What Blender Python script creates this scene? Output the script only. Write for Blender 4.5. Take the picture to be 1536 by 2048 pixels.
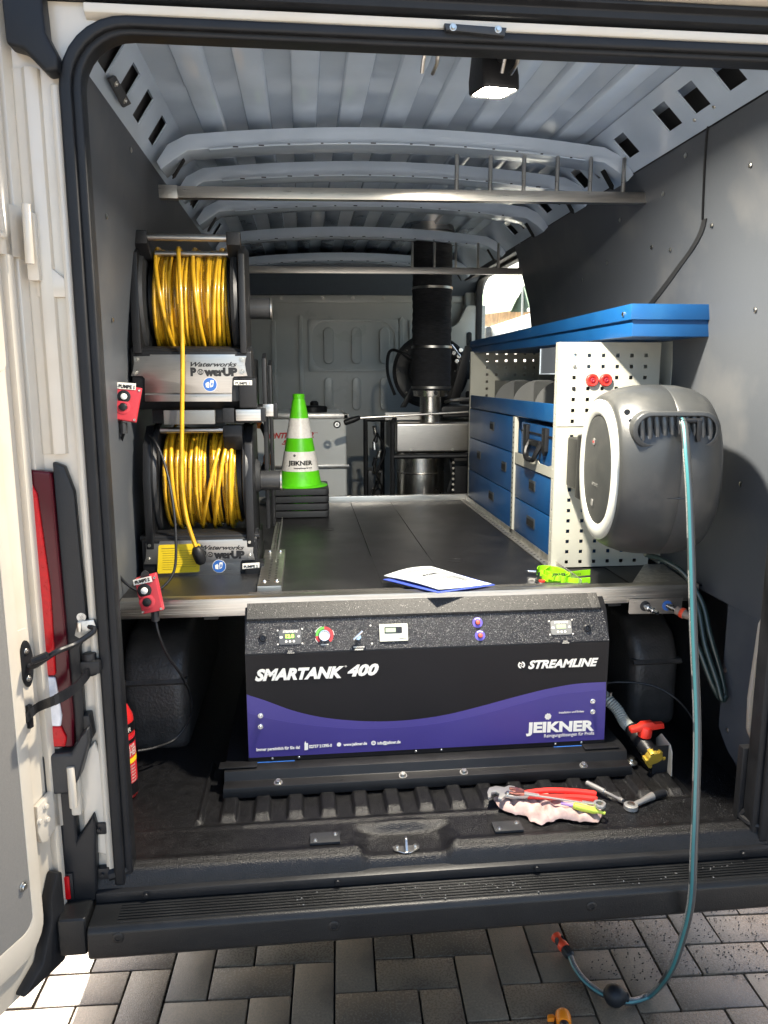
import bpy, bmesh, math, random
from mathutils import Vector, Matrix, noise
random.seed(7)
S = bpy.context.scene
for _o in list(bpy.data.objects): bpy.data.objects.remove(_o)
C = S.collection
rad = math.radians
# ------------------------------------------------------------------ camera
CX, CY, CZ, YAW, PITCH, ROLL, FPX = -0.325, -1.6684, 1.1406, 0.1044, 0.1768, -0.0012, 1518.17
_f = Vector((math.sin(YAW)*math.cos(PITCH), math.cos(YAW)*math.cos(PITCH), -math.sin(PITCH)))
_r = Vector((math.cos(YAW), -math.sin(YAW), 0)); _u = _r.cross(_f)
_r2 = _r*math.cos(ROLL)+_u*math.sin(ROLL); _u2 = -_r*math.sin(ROLL)+_u*math.cos(ROLL)
EYE = Vector((CX, CY, CZ))
cam = bpy.data.cameras.new('camera'); cam_o = bpy.data.objects.new('camera', cam); C.objects.link(cam_o)
M = Matrix((_r2, _u2, -_f)).transposed().to_4x4(); M.translation = EYE
cam_o.matrix_world = M
cam.sensor_fit = 'VERTICAL'; cam.sensor_height = 24; cam.lens = 24*FPX/2048
cam.clip_start = .02; cam.clip_end = 500
S.camera = cam_o
S.render.resolution_x = 768; S.render.resolution_y = 1024
# ------------------------------------------------------------------ light
SUN_EL, SUN_AZ = rad(42), rad(-7)      # sun ahead of the van
w = bpy.data.worlds.new("World"); S.world = w; w.use_nodes = True
nt = w.node_tree; bg = nt.nodes['Background']
sky = nt.nodes.new('ShaderNodeTexSky'); sky.sky_type = 'NISHITA'; sky.sun_disc = False
sky.sun_elevation = SUN_EL; sky.sun_rotation = SUN_AZ; sky.air_density = 1.0; sky.dust_density = 4.0; sky.ozone_density = .4
nt.links.new(sky.outputs[0], bg.inputs[0]); bg.inputs[1].default_value = 0.15
sun = bpy.data.lights.new('sun', 'SUN'); sun.energy = 5.0; sun.angle = rad(.5); sun.color = (1, .93, .82)
sun_o = bpy.data.objects.new('sun', sun); C.objects.link(sun_o)
sd = Vector((math.sin(SUN_AZ)*math.cos(SUN_EL), math.cos(SUN_AZ)*math.cos(SUN_EL), math.sin(SUN_EL)))
sun_o.rotation_euler = sd.to_track_quat('Z', 'Y').to_euler(); sun_o.location = (0, 0, 8)
S.view_settings.view_transform = 'Standard'; S.view_settings.look = 'None'
S.view_settings.exposure = 1.95; S.view_settings.gamma = 1
S.render.engine = 'CYCLES'
S.cycles.max_bounces = 10; S.cycles.diffuse_bounces = 6; S.cycles.glossy_bounces = 4
S.cycles.transmission_bounces = 4; S.cycles.sample_clamp_indirect = 6; S.cycles.use_denoising = True
# ------------------------------------------------------------------ pixel helpers (measured points of the photograph, laid on real planes)
def ray(px, py): return _f + _r2*((px-768)/FPX) - _u2*((py-1024)/FPX)
def U(px, py, ax, val):
    d = ray(px, py); t = (val-EYE[ax])/d[ax]; return EYE+d*t
def UP(px, py, o, n):
    d = ray(px, py); t = (Vector(o)-EYE).dot(n)/d.dot(n); return EYE+d*t
# ------------------------------------------------------------------ materials
MATS = {}
def mat(name, col, rough=.5, metal=0, var=.12, vscale=6, bump=0, bscale=60, rvar=.1, spec=.5, coat=0, emit=None, estr=0,
        aniso=None, alpha=None, trans=0, speck=None, detail=6, dirt=None, sss=0):
    if name in MATS: return MATS[name]
    m = bpy.data.materials.new(name); m.use_nodes = True; n = m.node_tree.nodes; l = m.node_tree.links
    b = n['Principled BSDF']; tc = n.new('ShaderNodeTexCoord')
    mp = n.new('ShaderNodeMapping'); l.new(tc.outputs['Object'], mp.inputs[0])
    if aniso: mp.inputs['Scale'].default_value = aniso
    ns = n.new('ShaderNodeTexNoise'); ns.inputs['Scale'].default_value = vscale; ns.inputs['Detail'].default_value = detail
    l.new(mp.outputs[0], ns.inputs['Vector'])
    mx = n.new('ShaderNodeMix'); mx.data_type = 'RGBA'
    c = Vector(col[:3]); lo = c*(1-var); hi = c*(1+var)
    mx.inputs[6].default_value = (*lo, 1); mx.inputs[7].default_value = (*[min(x, .95) for x in hi], 1)
    rmp = n.new('ShaderNodeMapRange'); rmp.inputs[1].default_value = .3; rmp.inputs[2].default_value = .7
    l.new(ns.outputs[0], rmp.inputs[0]); l.new(rmp.outputs[0], mx.inputs[0])
    out = mx.outputs[2]
    if dirt:
        dn = n.new('ShaderNodeTexNoise'); dn.inputs['Scale'].default_value = dirt[1]; dn.inputs['Detail'].default_value = 8
        l.new(tc.outputs['Object'], dn.inputs['Vector'])
        dr = n.new('ShaderNodeMapRange'); dr.inputs[1].default_value = .52; dr.inputs[2].default_value = .68; dr.inputs[4].default_value = dirt[2]
        l.new(dn.outputs[0], dr.inputs[0])
        dm = n.new('ShaderNodeMix'); dm.data_type = 'RGBA'; dm.inputs[7].default_value = (*dirt[0], 1)
        l.new(dr.outputs[0], dm.inputs[0]); l.new(out, dm.inputs[6]); out = dm.outputs[2]
    if speck:
        vn = n.new('ShaderNodeTexVoronoi'); vn.inputs['Scale'].default_value = speck[0]; l.new(tc.outputs['Object'], vn.inputs['Vector'])
        sr = n.new('ShaderNodeSeparateColor'); l.new(vn.outputs['Color'], sr.inputs[0])
        gt = n.new('ShaderNodeMath'); gt.operation = 'GREATER_THAN'; gt.inputs[1].default_value = speck[1]; l.new(sr.outputs[0], gt.inputs[0])
        sm = n.new('ShaderNodeMix'); sm.data_type = 'RGBA'; sm.inputs[7].default_value = (*speck[2], 1)
        l.new(gt.outputs[0], sm.inputs[0]); l.new(out, sm.inputs[6]); out = sm.outputs[2]
    l.new(out, b.inputs['Base Color'])
    rr = n.new('ShaderNodeMapRange'); rr.inputs[3].default_value = max(.02, rough-rvar); rr.inputs[4].default_value = min(1, rough+rvar)
    l.new(ns.outputs[0], rr.inputs[0]); l.new(rr.outputs[0], b.inputs['Roughness'])
    b.inputs['Metallic'].default_value = metal; b.inputs['Specular IOR Level'].default_value = spec
    if coat: b.inputs['Coat Weight'].default_value = coat; b.inputs['Coat Roughness'].default_value = .08
    if trans: b.inputs['Transmission Weight'].default_value = trans
    if sss: b.inputs['Subsurface Weight'].default_value = sss; b.inputs['Subsurface Radius'].default_value = (.02,.012,.004)
    if emit: b.inputs['Emission Color'].default_value = (*emit, 1); b.inputs['Emission Strength'].default_value = estr
    if bump:
        bn = n.new('ShaderNodeTexNoise'); bn.inputs['Scale'].default_value = bscale; bn.inputs['Detail'].default_value = 4
        l.new(mp.outputs[0], bn.inputs['Vector'])
        bp = n.new('ShaderNodeBump'); bp.inputs['Strength'].default_value = bump; bp.inputs['Distance'].default_value = .002
        l.new(bn.outputs[0], bp.inputs['Height']); l.new(bp.outputs[0], b.inputs['Normal'])
    MATS[name] = m; return m
def hose_mat(name, col, stripe=None, printed=None, rough=.25, sss=0, sw=.10, sdir=.25):
    m = mat(name, col, rough, var=.18, vscale=25, rvar=.06, coat=.3, sss=sss); n = m.node_tree.nodes; l = m.node_tree.links
    b = n['Principled BSDF']; src = b.inputs['Base Color'].links[0].from_socket
    uv = n.new('ShaderNodeTexCoord'); sx = n.new('ShaderNodeSeparateXYZ'); l.new(uv.outputs['UV'], sx.inputs[0])
    def band(c, wd):
        s = n.new('ShaderNodeMath'); s.operation = 'SUBTRACT'; s.inputs[1].default_value = c; l.new(sx.outputs[1], s.inputs[0])
        a = n.new('ShaderNodeMath'); a.operation = 'ABSOLUTE'; l.new(s.outputs[0], a.inputs[0])
        t = n.new('ShaderNodeMath'); t.operation = 'LESS_THAN'; t.inputs[1].default_value = wd; l.new(a.outputs[0], t.inputs[0]); return t.outputs[0]
    def blend(f, c):
        nonlocal src
        mm = n.new('ShaderNodeMix'); mm.data_type = 'RGBA'; mm.inputs[7].default_value = (*c, 1)
        l.new(f, mm.inputs[0]); l.new(src, mm.inputs[6]); src = mm.outputs[2]
    if stripe:
        blend(band(sdir, sw), stripe)
    if printed:
        wn = n.new('ShaderNodeTexNoise'); wn.inputs['Scale'].default_value = 210; wn.inputs['Detail'].default_value = 2; l.new(uv.outputs['UV'], wn.inputs['Vector'])
        g = n.new('ShaderNodeMath'); g.operation = 'GREATER_THAN'; g.inputs[1].default_value = .5; l.new(wn.outputs[0], g.inputs[0])
        w2 = n.new('ShaderNodeTexNoise'); w2.inputs['Scale'].default_value = 7; cx = n.new('ShaderNodeCombineXYZ'); l.new(sx.outputs[0], cx.inputs[0]); l.new(cx.outputs[0], w2.inputs['Vector'])
        g2 = n.new('ShaderNodeMath'); g2.operation = 'GREATER_THAN'; g2.inputs[1].default_value = .46; l.new(w2.outputs[0], g2.inputs[0])
        m1 = n.new('ShaderNodeMath'); m1.operation = 'MULTIPLY'; l.new(g.outputs[0], m1.inputs[0]); l.new(g2.outputs[0], m1.inputs[1])
        m2 = n.new('ShaderNodeMath'); m2.operation = 'MULTIPLY'; l.new(m1.outputs[0], m2.inputs[0]); l.new(band(printed[1], .10), m2.inputs[1])
        blend(m2.outputs[0], printed[0])
    l.new(src, b.inputs['Base Color']); return m

PAINT = mat('cream white body paint', (.56, .50, .41), .22, var=.03, coat=.5, bump=.04, bscale=8, rvar=.05, dirt=((.46, .38, .27), 6, .35))
ROOFP = mat('grey blue inner roof paint', (.42, .50, .60), .17, var=.06, coat=.3, bump=.12, bscale=5, rvar=.08)
LINING = mat('grey wall lining', (.070, .078, .090), .5, var=.06, vscale=300, bump=.15, bscale=500, spec=.4, rvar=.06, dirt=((.115, .118, .122), 4.5, .6))
RUBBER = mat('black rubber', (.009, .0095, .011), .5, var=.25, vscale=15, spec=.3, bump=.2, bscale=90)
BLACKPL = mat('black plastic', (.010, .0105, .012), .42, spec=.35, var=.15, vscale=12, bump=.2, bscale=200)
DARKPL = mat('charcoal plastic', (.026, .027, .029), .42, spec=.4, var=.1, vscale=12, bump=.15, bscale=260)
COATING = mat('black grained floor coating', (.0065, .0065, .0072), .33, var=.25, vscale=40, bump=1.0, bscale=330, spec=.35, rvar=.1)
BUMPER = mat('black bumper plastic', (.009, .0095, .010), .36, var=.15, vscale=10, bump=.35, bscale=420, rvar=.12, spec=.32)
ARCHM = mat('grained black wheel arch lining', (.060, .053, .047), .42, var=.25, vscale=20, bump=1.0, bscale=110)
STEEL = mat('brushed stainless steel', (.46, .44, .41), .32, 1, var=.06, vscale=20, aniso=(1, 1, 14), bump=.1, bscale=60, rvar=.12)
ALU = mat('brushed aluminium', (.56, .54, .50), .34, 1, var=.16, vscale=9, aniso=(.6, 6, 14), bump=.12, bscale=40, rvar=.12)
ROUGHALU = mat('scuffed aluminium', (.55, .54, .51), .45, 1, var=.25, vscale=60, bump=.4, bscale=300)
CHROME = mat('chrome', (.80, .80, .79), .24, 1, var=.05, rvar=.05)
BOLTM = mat('zinc plated steel', (.55, .54, .5), .3, 1, var=.15, vscale=60)
DECK = mat('dark phenolic deck board', (.009, .009, .010), .38, var=.2, vscale=5, bump=.25, bscale=500, rvar=.12, spec=.35, dirt=((.03, .03, .03), 4, .4))
BLUE = mat('blue powder coat', (.006, .065, .20), .38, var=.10, bump=.15, bscale=500, dirt=((.012, .085, .22), 7, .6))
TANKBLK = mat('black powder coat', (.008, .008, .009), .42, spec=.35, var=.2, vscale=20, bump=.3, bscale=700)
SPARK = mat('sparkling black structured coat', (.018, .018, .02), .24, var=.4, vscale=300, bump=1.0, bscale=620, rvar=.15, speck=(760, .955, (.26, .26, .25)))
SATIN = mat('smooth black print', (.007, .0065, .008), .38, var=.1, spec=.25)
PURPLE = mat('purple print', (.042, .031, .185), .33, var=.08, vscale=3)
PURPLE2 = mat('lighter purple print', (.054, .041, .215), .33, var=.08, vscale=3)
WHITEP = mat('white print', (.82, .79, .71), .45, var=.03)
WHITE = mat('white plastic', (.78, .77, .73), .4, var=.04)
BLKINK = mat('black print', (.012, .012, .013), .45, var=.05)
REDPL = mat('red plastic', (.52, .028, .022), .32, var=.08)
BOXRED = mat('pink red moulded box', (.50, .035, .05), .38, var=.1)
CREAMP = mat('light grey powder coat', (.42, .42, .365), .42, var=.04, bump=.15, bscale=600)
REELG = mat('warm grey reel shell', (.034, .036, .036), .38, var=.08, bump=.25, bscale=700, dirt=((.065, .065, .06), 14, .5))
REELW = mat('pale grey ring plastic', (.50, .51, .47), .35, var=.03)
GREEN = mat('fluorescent green plastic', (.12, .66, .01), .38, var=.12, dirt=((.07, .36, .01), 18, .4))
REFL = mat('white reflective sleeve', (.78, .75, .70), .3, var=.08, vscale=80)
CONEBLK = mat('black cone rubber', (.02, .021, .023), .5, var=.2)
YELLOWST = mat('yellow sticker', (.80, .58, .02), .4, var=.03)
WAVEBLUE = mat('blue print', (.03, .12, .40), .4, var=.04)
BULK = mat('grey painted bulkhead', (.42, .43, .41), .3, var=.05, coat=.2, bump=.08, bscale=8)
LENSRED = mat('red tail lamp lens', (.50, .002, .006), .3, var=.15, vscale=80, spec=.3)
LENSDK = mat('dark red tail lamp lens', (.07, .002, .007), .22, var=.1, spec=.3)
LENSCL = mat('clear lamp lens', (.62, .62, .64), .12, var=.15, vscale=60, coat=.8)
HOLE = mat('deep black', (.004, .004, .005), .7, var=0)
YEL = hose_mat('yellow printed hose', (.62, .35, .018), printed=((.03, .02, .005), .30), sss=.12)
GARD = hose_mat('grey hose with turquoise stripe', (.04, .044, .045), stripe=(.03, .15, .16), printed=((.30, .31, .30), .43), rough=.35, sw=.06)
GARD2 = hose_mat('dark green supply hose', (.014, .028, .025), rough=.35)
CLEARH = mat('clear spiral hose', (.42, .43, .38), .3, var=.15, coat=.4)
DUCT = mat('black fabric duct', (.022, .023, .026), .85, var=.35, vscale=30, aniso=(1, 1, 8), bump=.9, bscale=40, spec=.15)
TANKW = mat('milky plastic tank', (.72, .74, .72), .35, var=.04)
CLOTH = mat('pink cotton rag', (.46, .33, .30), .85, var=.15, vscale=30, dirt=((.16, .12, .10), 25, .5), bump=.4, bscale=600)
PAPER = mat('white paper', (.46, .49, .50), .5, var=.03)
ORANGE = mat('orange plastic', (.80, .22, .01), .4, var=.06)
CORAL = mat('coral red plastic', (.75, .07, .025), .4, var=.06)
BRASSY = mat('yellow brass cap', (.62, .43, .06), .38, .6, var=.15)
LIME = mat('lime lanyard webbing', (.32, .75, .01), .55, var=.08)
def _glass():
    m = bpy.data.materials.new('window glass'); m.use_nodes = True; n = m.node_tree.nodes; l = m.node_tree.links; n.clear()
    o = n.new('ShaderNodeOutputMaterial'); t = n.new('ShaderNodeBsdfTransparent'); g_ = n.new('ShaderNodeBsdfGlossy'); mx = n.new('ShaderNodeMixShader'); fr = n.new('ShaderNodeFresnel')
    t.inputs[0].default_value = (.93, .96, .94, 1); g_.inputs['Roughness'].default_value = .02; fr.inputs[0].default_value = 1.45
    mx.inputs[0].default_value = .10; l.new(t.outputs[0], mx.inputs[1]); l.new(g_.outputs[0], mx.inputs[2]); l.new(mx.outputs[0], o.inputs[0]); return m
GLASS = _glass()
GREENLCD = mat('lit green digits', (.3, .8, .05), .4, emit=(.45, 1, .1), estr=1.2)
LCD = mat('grey green display', (.36, .44, .30), .3, var=.04)

# ------------------------------------------------------------------ mesh builder
WM = {}
class MB:
    def __init__(s): s.v = []; s.f = []; s.uv = None
    def add(s, vs, fs):
        b = len(s.v); s.v += [tuple(v) for v in vs]; s.f += [tuple(b+i for i in f) for f in fs]; return s
    def box(s, x0, x1, y0, y1, z0, z1):
        return s.add([(x0,y0,z0),(x1,y0,z0),(x1,y1,z0),(x0,y1,z0),(x0,y0,z1),(x1,y0,z1),(x1,y1,z1),(x0,y1,z1)],
                     [(0,3,2,1),(4,5,6,7),(0,1,5,4),(1,2,6,5),(2,3,7,6),(3,0,4,7)])
    def obox(s, c, ax, ay, az, hx, hy, hz):
        c = Vector(c); ax = Vector(ax).normalized()*hx; ay = Vector(ay).normalized()*hy; az = Vector(az).normalized()*hz
        P = [c-ax-ay-az, c+ax-ay-az, c+ax+ay-az, c-ax+ay-az, c-ax-ay+az, c+ax-ay+az, c+ax+ay+az, c-ax+ay+az]
        return s.add(P, [(0,3,2,1),(4,5,6,7),(0,1,5,4),(1,2,6,5),(2,3,7,6),(3,0,4,7)])
    def prism(s, pts, ax, a0, a1):
        """polygon in the two other axes (in x,y,z order), extruded along axis ax"""
        def P(p, a): q = list(p); q.insert(ax, a); return q
        n = len(pts); vs = [P(p, a0) for p in pts]+[P(p, a1) for p in pts]
        fs = [tuple(range(n))[::-1], tuple(range(n, 2*n))]+[(i, (i+1) % n, n+(i+1) % n, n+i) for i in range(n)]
        return s.add(vs, fs)
    def slab(s, pts, nrm, t):
        """3D planar polygon thickened along nrm by t"""
        nrm = Vector(nrm).normalized()*t; n = len(pts); pts = [Vector(p) for p in pts]
        return s.add(pts+[p+nrm for p in pts], [tuple(range(n))[::-1], tuple(range(n, 2*n))]+[(i, (i+1) % n, n+(i+1) % n, n+i) for i in range(n)])
    def cyl(s, a, b, r, n=16, r2=None, cap=True):
        a = Vector(a); b = Vector(b); d = (b-a).normalized(); r2 = r if r2 is None else r2
        p = d.orthogonal().normalized(); q = d.cross(p); base = len(s.v)
        ring = [p*math.cos(2*math.pi*i/n)+q*math.sin(2*math.pi*i/n) for i in range(n)]
        s.v += [tuple(a+k*r) for k in ring]+[tuple(b+k*r2) for k in ring]
        s.f += [(base+i, base+(i+1) % n, base+n+(i+1) % n, base+n+i) for i in range(n)]
        if cap: s.f += [tuple(base+i for i in range(n))[::-1], tuple(base+n+i for i in range(n))]
        return s
    def lathe(s, prof, o, ax, n=32, sx=1, close=False):
        """prof: list of (radius, height along ax)"""
        o = Vector(o); ax = Vector(ax).normalized(); p = ax.orthogonal().normalized()
        if len(prof) > 3 and prof[0][0] > 1e-3 and prof[-1][0] > 1e-3 and abs(prof[0][1]-prof[-1][1]) < 1e-6: close = True
        if abs(ax.z) > .9: p = Vector((1, 0, 0))
        elif abs(ax.x) > .9: p = Vector((0, 1, 0))
        p = (p-ax*p.dot(ax)).normalized(); q = ax.cross(p); base = len(s.v); m = len(prof)
        for (r, h) in prof:
            for i in range(n):
                a = 2*math.pi*i/n; s.v.append(tuple(o+ax*h+(p*math.cos(a)*sx+q*math.sin(a))*r))
        for k in range(m-1 if not close else m):
            for i in range(n):
                s.f.append((base+k*n+i, base+k*n+(i+1) % n, base+((k+1) % m)*n+(i+1) % n, base+((k+1) % m)*n+i))
        if not close:
            if prof[0][0] > 1e-4: s.f.append(tuple(base+i for i in range(n))[::-1])
            if prof[-1][0] > 1e-4: s.f.append(tuple(base+(m-1)*n+i for i in range(n)))
        return s
    def tube(s, path, r, n=8, closed=False, cap=True, uv=False, twist=0, flat=1, face=None):
        P = [Vector(p) for p in path]; N = len(P); base = len(s.v); L = 0
        T = []
        for i in range(N):
            a = P[(i-1) % N] if (closed or i > 0) else P[i]; b = P[(i+1) % N] if (closed or i < N-1) else P[i]
            T.append((b-a).normalized())
        up = T[0].orthogonal().normalized(); ls = []
        if face is not None:
            u0 = up.copy(); mi = int(N*face[0])
            for i in range(mi+1): u0 = (u0-T[i]*u0.dot(T[i])).normalized()
            dv = Vector(face[1])-P[mi]; q0 = T[mi].cross(u0); twist = math.atan2(dv.dot(q0), dv.dot(u0))-2*math.pi*.25
        for i in range(N):
            if i: L += (P[i]-P[i-1]).length
            ls.append(L); up = (up-T[i]*up.dot(T[i])).normalized(); q = T[i].cross(up); rr = r[i] if isinstance(r, (list, tuple)) else r
            for k in range(n):
                a = 2*math.pi*k/n+twist; s.v.append(tuple(P[i]+(up*math.cos(a)*flat+q*math.sin(a))*rr))
        if uv and s.uv is None: s.uv = {}
        for i in range(N-1 if not closed else N):
            for k in range(n):
                if uv: s.uv[len(s.f)] = [(ls[i], k/n), (ls[i], (k+1)/n), (ls[(i+1) % N], (k+1)/n), (ls[(i+1) % N], k/n)]
                s.f.append((base+i*n+k, base+i*n+(k+1) % n, base+((i+1) % N)*n+(k+1) % n, base+((i+1) % N)*n+k))
        if cap and not closed: s.f += [tuple(base+k for k in range(n))[::-1], tuple(base+(N-1)*n+k for k in range(n))]
        return s
    def mesh(s, name, bevel=0, seg=2, smooth=35, xf=None):
        me = bpy.data.meshes.new(name); me.from_pydata(s.v, [], s.f)
        if s.uv:
            ul = me.uv_layers.new(name='UVMap')
            for pi, uvs in s.uv.items():
                for li, u_ in zip(me.polygons[pi].loop_indices, uvs): ul.data[li].uv = u_
        if xf is not None: me.transform(xf)
        bm = bmesh.new(); bm.from_mesh(me)
        if not s.uv: bmesh.ops.recalc_face_normals(bm, faces=bm.faces)
        if bevel:
            es = [e for e in bm.edges if len(e.link_faces) == 2 and e.calc_face_angle(0) > rad(28)]
            bmesh.ops.bevel(bm, geom=es, offset=bevel, segments=seg, profile=.6, affect='EDGES', clamp_overlap=True)
        bm.to_mesh(me); bm.free()
        for p in me.polygons: p.use_smooth = True
        me.set_sharp_from_angle(angle=rad(smooth))
        return me
    def build(s, name, m, parent=None, bevel=0, seg=2, smooth=35, local=False, label=None):
        xf = None
        if parent is not None and not local: xf = WM[parent.name].inverted()
        me = s.mesh(name, bevel, seg, smooth, xf); me.materials.append(m)
        o = bpy.data.objects.new(name, me); C.objects.link(o)
        if parent is not None: o.parent = parent; WM[o.name] = WM[parent.name].copy()
        else: WM[o.name] = Matrix.Identity(4)
        if label: o['label'] = label
        return o
def tag(o, label, cat, group=None, kind=None):
    if label: o['label'] = label
    if cat: o['category'] = cat
    if group: o['group'] = group
    if kind: o['kind'] = kind
    return o
def thing(name, label, cat, loc, group=None, rz=0):
    o = bpy.data.objects.new(name, None); C.objects.link(o); o.location = loc; o.rotation_euler = (0, 0, rz); o.empty_display_size = .05
    WM[o.name] = Matrix.Translation(Vector(loc)) @ Matrix.Rotation(rz, 4, 'Z')
    return tag(o, label, cat, group)
def setpiece(name, mb, m, parent=None, **k):
    o = mb.build(name, m, parent, **k)
    if parent is None: o['kind'] = 'structure'
    return o
def dup(o, parent, off=(0, 0, 0)):
    c = o.copy(); C.objects.link(c); c.parent = parent; c.location = Vector(o.location)+Vector(off)
    WM[c.name] = WM[parent.name].copy() if parent else Matrix.Identity(4)
    for ch in o.children:
        d = ch.copy(); C.objects.link(d); d.parent = c
    return c
def spline(pts, n=8, closed=False):
    P = [Vector(p) for p in pts]; out = []; N = len(P)
    for i in range(N if closed else N-1):
        if closed: p0, p1, p2, p3 = P[(i-1) % N], P[i], P[(i+1) % N], P[(i+2) % N]
        else: p0, p1, p2, p3 = P[max(i-1, 0)], P[i], P[i+1], P[min(i+2, N-1)]
        for k in range(n):
            t = k/n; out.append(.5*((2*p1)+(-p0+p2)*t+(2*p0-5*p1+4*p2-p3)*t*t+(-p0+3*p1-3*p2+p3)*t**3))
    if not closed: out.append(P[-1])
    return out
def rrect(x0, x1, y0, y1, r, n=5):
    out = []
    for cx, cy, a0 in ((x1-r, y1-r, 0), (x0+r, y1-r, 90), (x0+r, y0+r, 180), (x1-r, y0+r, 270)):
        for k in range(n+1):
            a = rad(a0+90*k/n); out.append((cx+r*math.cos(a), cy+r*math.sin(a)))
    return out
def text(s, o, right, up, wd, h, m, parent, shear=0, bold=0, name='lettering', depth=.0006, arc=None):
    """print string s; o = lower left corner; fitted to width wd and cap height h"""
    cu = bpy.data.curves.new('t', 'FONT'); cu.body = s; cu.size = 1; cu.shear = shear; cu.offset = bold*1.5; cu.extrude = .004
    cu.resolution_u = 3
    ob = bpy.data.objects.new('t', cu); C.objects.link(ob)
    me = bpy.data.meshes.new_from_object(ob); bpy.data.objects.remove(ob)
    xs = [v.co.x for v in me.vertices]; ys = [v.co.y for v in me.vertices]
    x0, x1 = min(xs), max(xs); y0 = 0; y1 = .70
    sx = wd/(x1-x0); sy = h/(y1-y0); right = Vector(right).normalized(); up = Vector(up).normalized(); nr = right.cross(up)
    inv = WM[parent.name].inverted() if parent else Matrix.Identity(4)
    for v in me.vertices:
        v.co = inv @ (Vector(o)+right*(v.co.x-x0)*sx+up*(v.co.y-y0)*sy+nr*(depth+v.co.z/.004*depth*.4))
    me.materials.clear(); me.materials.append(m)
    t = bpy.data.objects.new(name, me); C.objects.link(t)
    if parent: t.parent = parent; WM[t.name] = WM[parent.name].copy()
    return t
X, Y, Z = Vector((1, 0, 0)), Vector((0, 1, 0)), Vector((0, 0, 1))
def ptext(s, px0, py0, px1, py1, o, n, h, m, parent, **k):
    """text whose baseline runs between two measured points of a plane"""
    a = UP(px0, py0, o, n); b = UP(px1, py1, o, n); r = (b-a).normalized(); up = Vector(n).cross(r).normalized()
    if up.z < 0: up = -up
    if r.cross(up).dot(n) < 0: pass
    return text(s, a, r, up, (b-a).length, h, m, parent, **k)
def perforated(us, vs, hw, umin, umax, vmin, vmax, fn, t, nvec, skip=()):
    """plate with square holes centred on us x vs; fn(u,v) -> 3D"""
    ue = [umin]; 
    for u_ in us: ue += [u_-hw, u_+hw]
    ue.append(umax); ve = [vmin]
    for v_ in vs: ve += [v_-hw, v_+hw]
    ve.append(vmax); nu, nv = len(ue), len(ve); mb = MB(); nvec = Vector(nvec).normalized()*t
    vid = lambda i, j, k: (j*nu+i)+k*nu*nv
    vsx = [Vector(fn(a, b)) for b in ve for a in ue]; vsx += [p+nvec for p in vsx]; fs = []
    hole = lambda i, j: 0 <= i < nu-1 and 0 <= j < nv-1 and i % 2 == 1 and j % 2 == 1 and ((i//2, j//2) not in skip)
    for j in range(nv-1):
        for i in range(nu-1):
            if hole(i, j):
                fs += [(vid(i,j,0), vid(i+1,j,0), vid(i+1,j,1), vid(i,j,1)), (vid(i+1,j,0), vid(i+1,j+1,0), vid(i+1,j+1,1), vid(i+1,j,1)),
                       (vid(i+1,j+1,0), vid(i,j+1,0), vid(i,j+1,1), vid(i+1,j+1,1)), (vid(i,j+1,0), vid(i,j,0), vid(i,j,1), vid(i,j+1,1))]
            else: fs += [(vid(i,j,0), vid(i+1,j,0), vid(i+1,j+1,0), vid(i,j+1,0)), (vid(i,j,1), vid(i,j+1,1), vid(i+1,j+1,1), vid(i+1,j,1))]
    per = [(i, 0) for i in range(nu)]+[(nu-1, j) for j in range(1, nv)]+[(i, nv-1) for i in range(nu-2, -1, -1)]+[(0, j) for j in range(nv-2, 0, -1)]
    for a in range(len(per)):
        p, q = per[a], per[(a+1) % len(per)]; fs.append((vid(*p,0), vid(*q,0), vid(*q,1), vid(*p,1)))
    return mb.add(vsx, fs)
def bolt(p, n, r, m, parent, name='bolt', h=None, hexa=True):
    p = Vector(p); n = Vector(n).normalized(); h = h or r*.8; mb = MB()
    mb.cyl(p, p+n*h*.25, r*1.45, 14); mb.cyl(p+n*h*.25, p+n*h*1.2, r, 6 if hexa else 12, r2=r*.9)
    return mb.build(name, m, parent, bevel=r*.08, seg=1)
# ================================================================== GROUND AND PAVING
GZ = -.56
g = MB().box(-40, 40, -30, 60, GZ-.25, GZ-.075)
GROUNDM = mat('grey yard surface', (.40, .375, .34), .75, var=.2, vscale=3)
setpiece('ground', g, GROUNDM)
SAND = mat('dark wet joint sand', (.035, .032, .03), .6, var=.4, vscale=200, bump=.8, bscale=400)
pv = MB().box(-1.9, 1.9, -.75, 1.75, GZ-.05, GZ-.02).build('paving', SAND); pv['kind'] = 'structure'
PAVM = []
for i, (c, r_) in enumerate((((.160, .121, .080), .28), ((.188, .145, .098), .32), ((.132, .100, .068), .26))):
    PAVM.append(mat('grey concrete paver %s' % 'abc'[i], c, r_, var=.22, vscale=160, bump=.7, bscale=420, rvar=.12, dirt=((.07, .055, .042), 5, .75), spec=.5))
pmesh = []; PS = .118
for i in range(3):
    me = MB().box(-.1155, .1155, -.0565, .0565, -.05, 0).mesh('paver', bevel=.004, seg=2); me.materials.append(PAVM[i]); pmesh.append(me)
prot = rad(-2.5); cnt = 0
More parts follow.
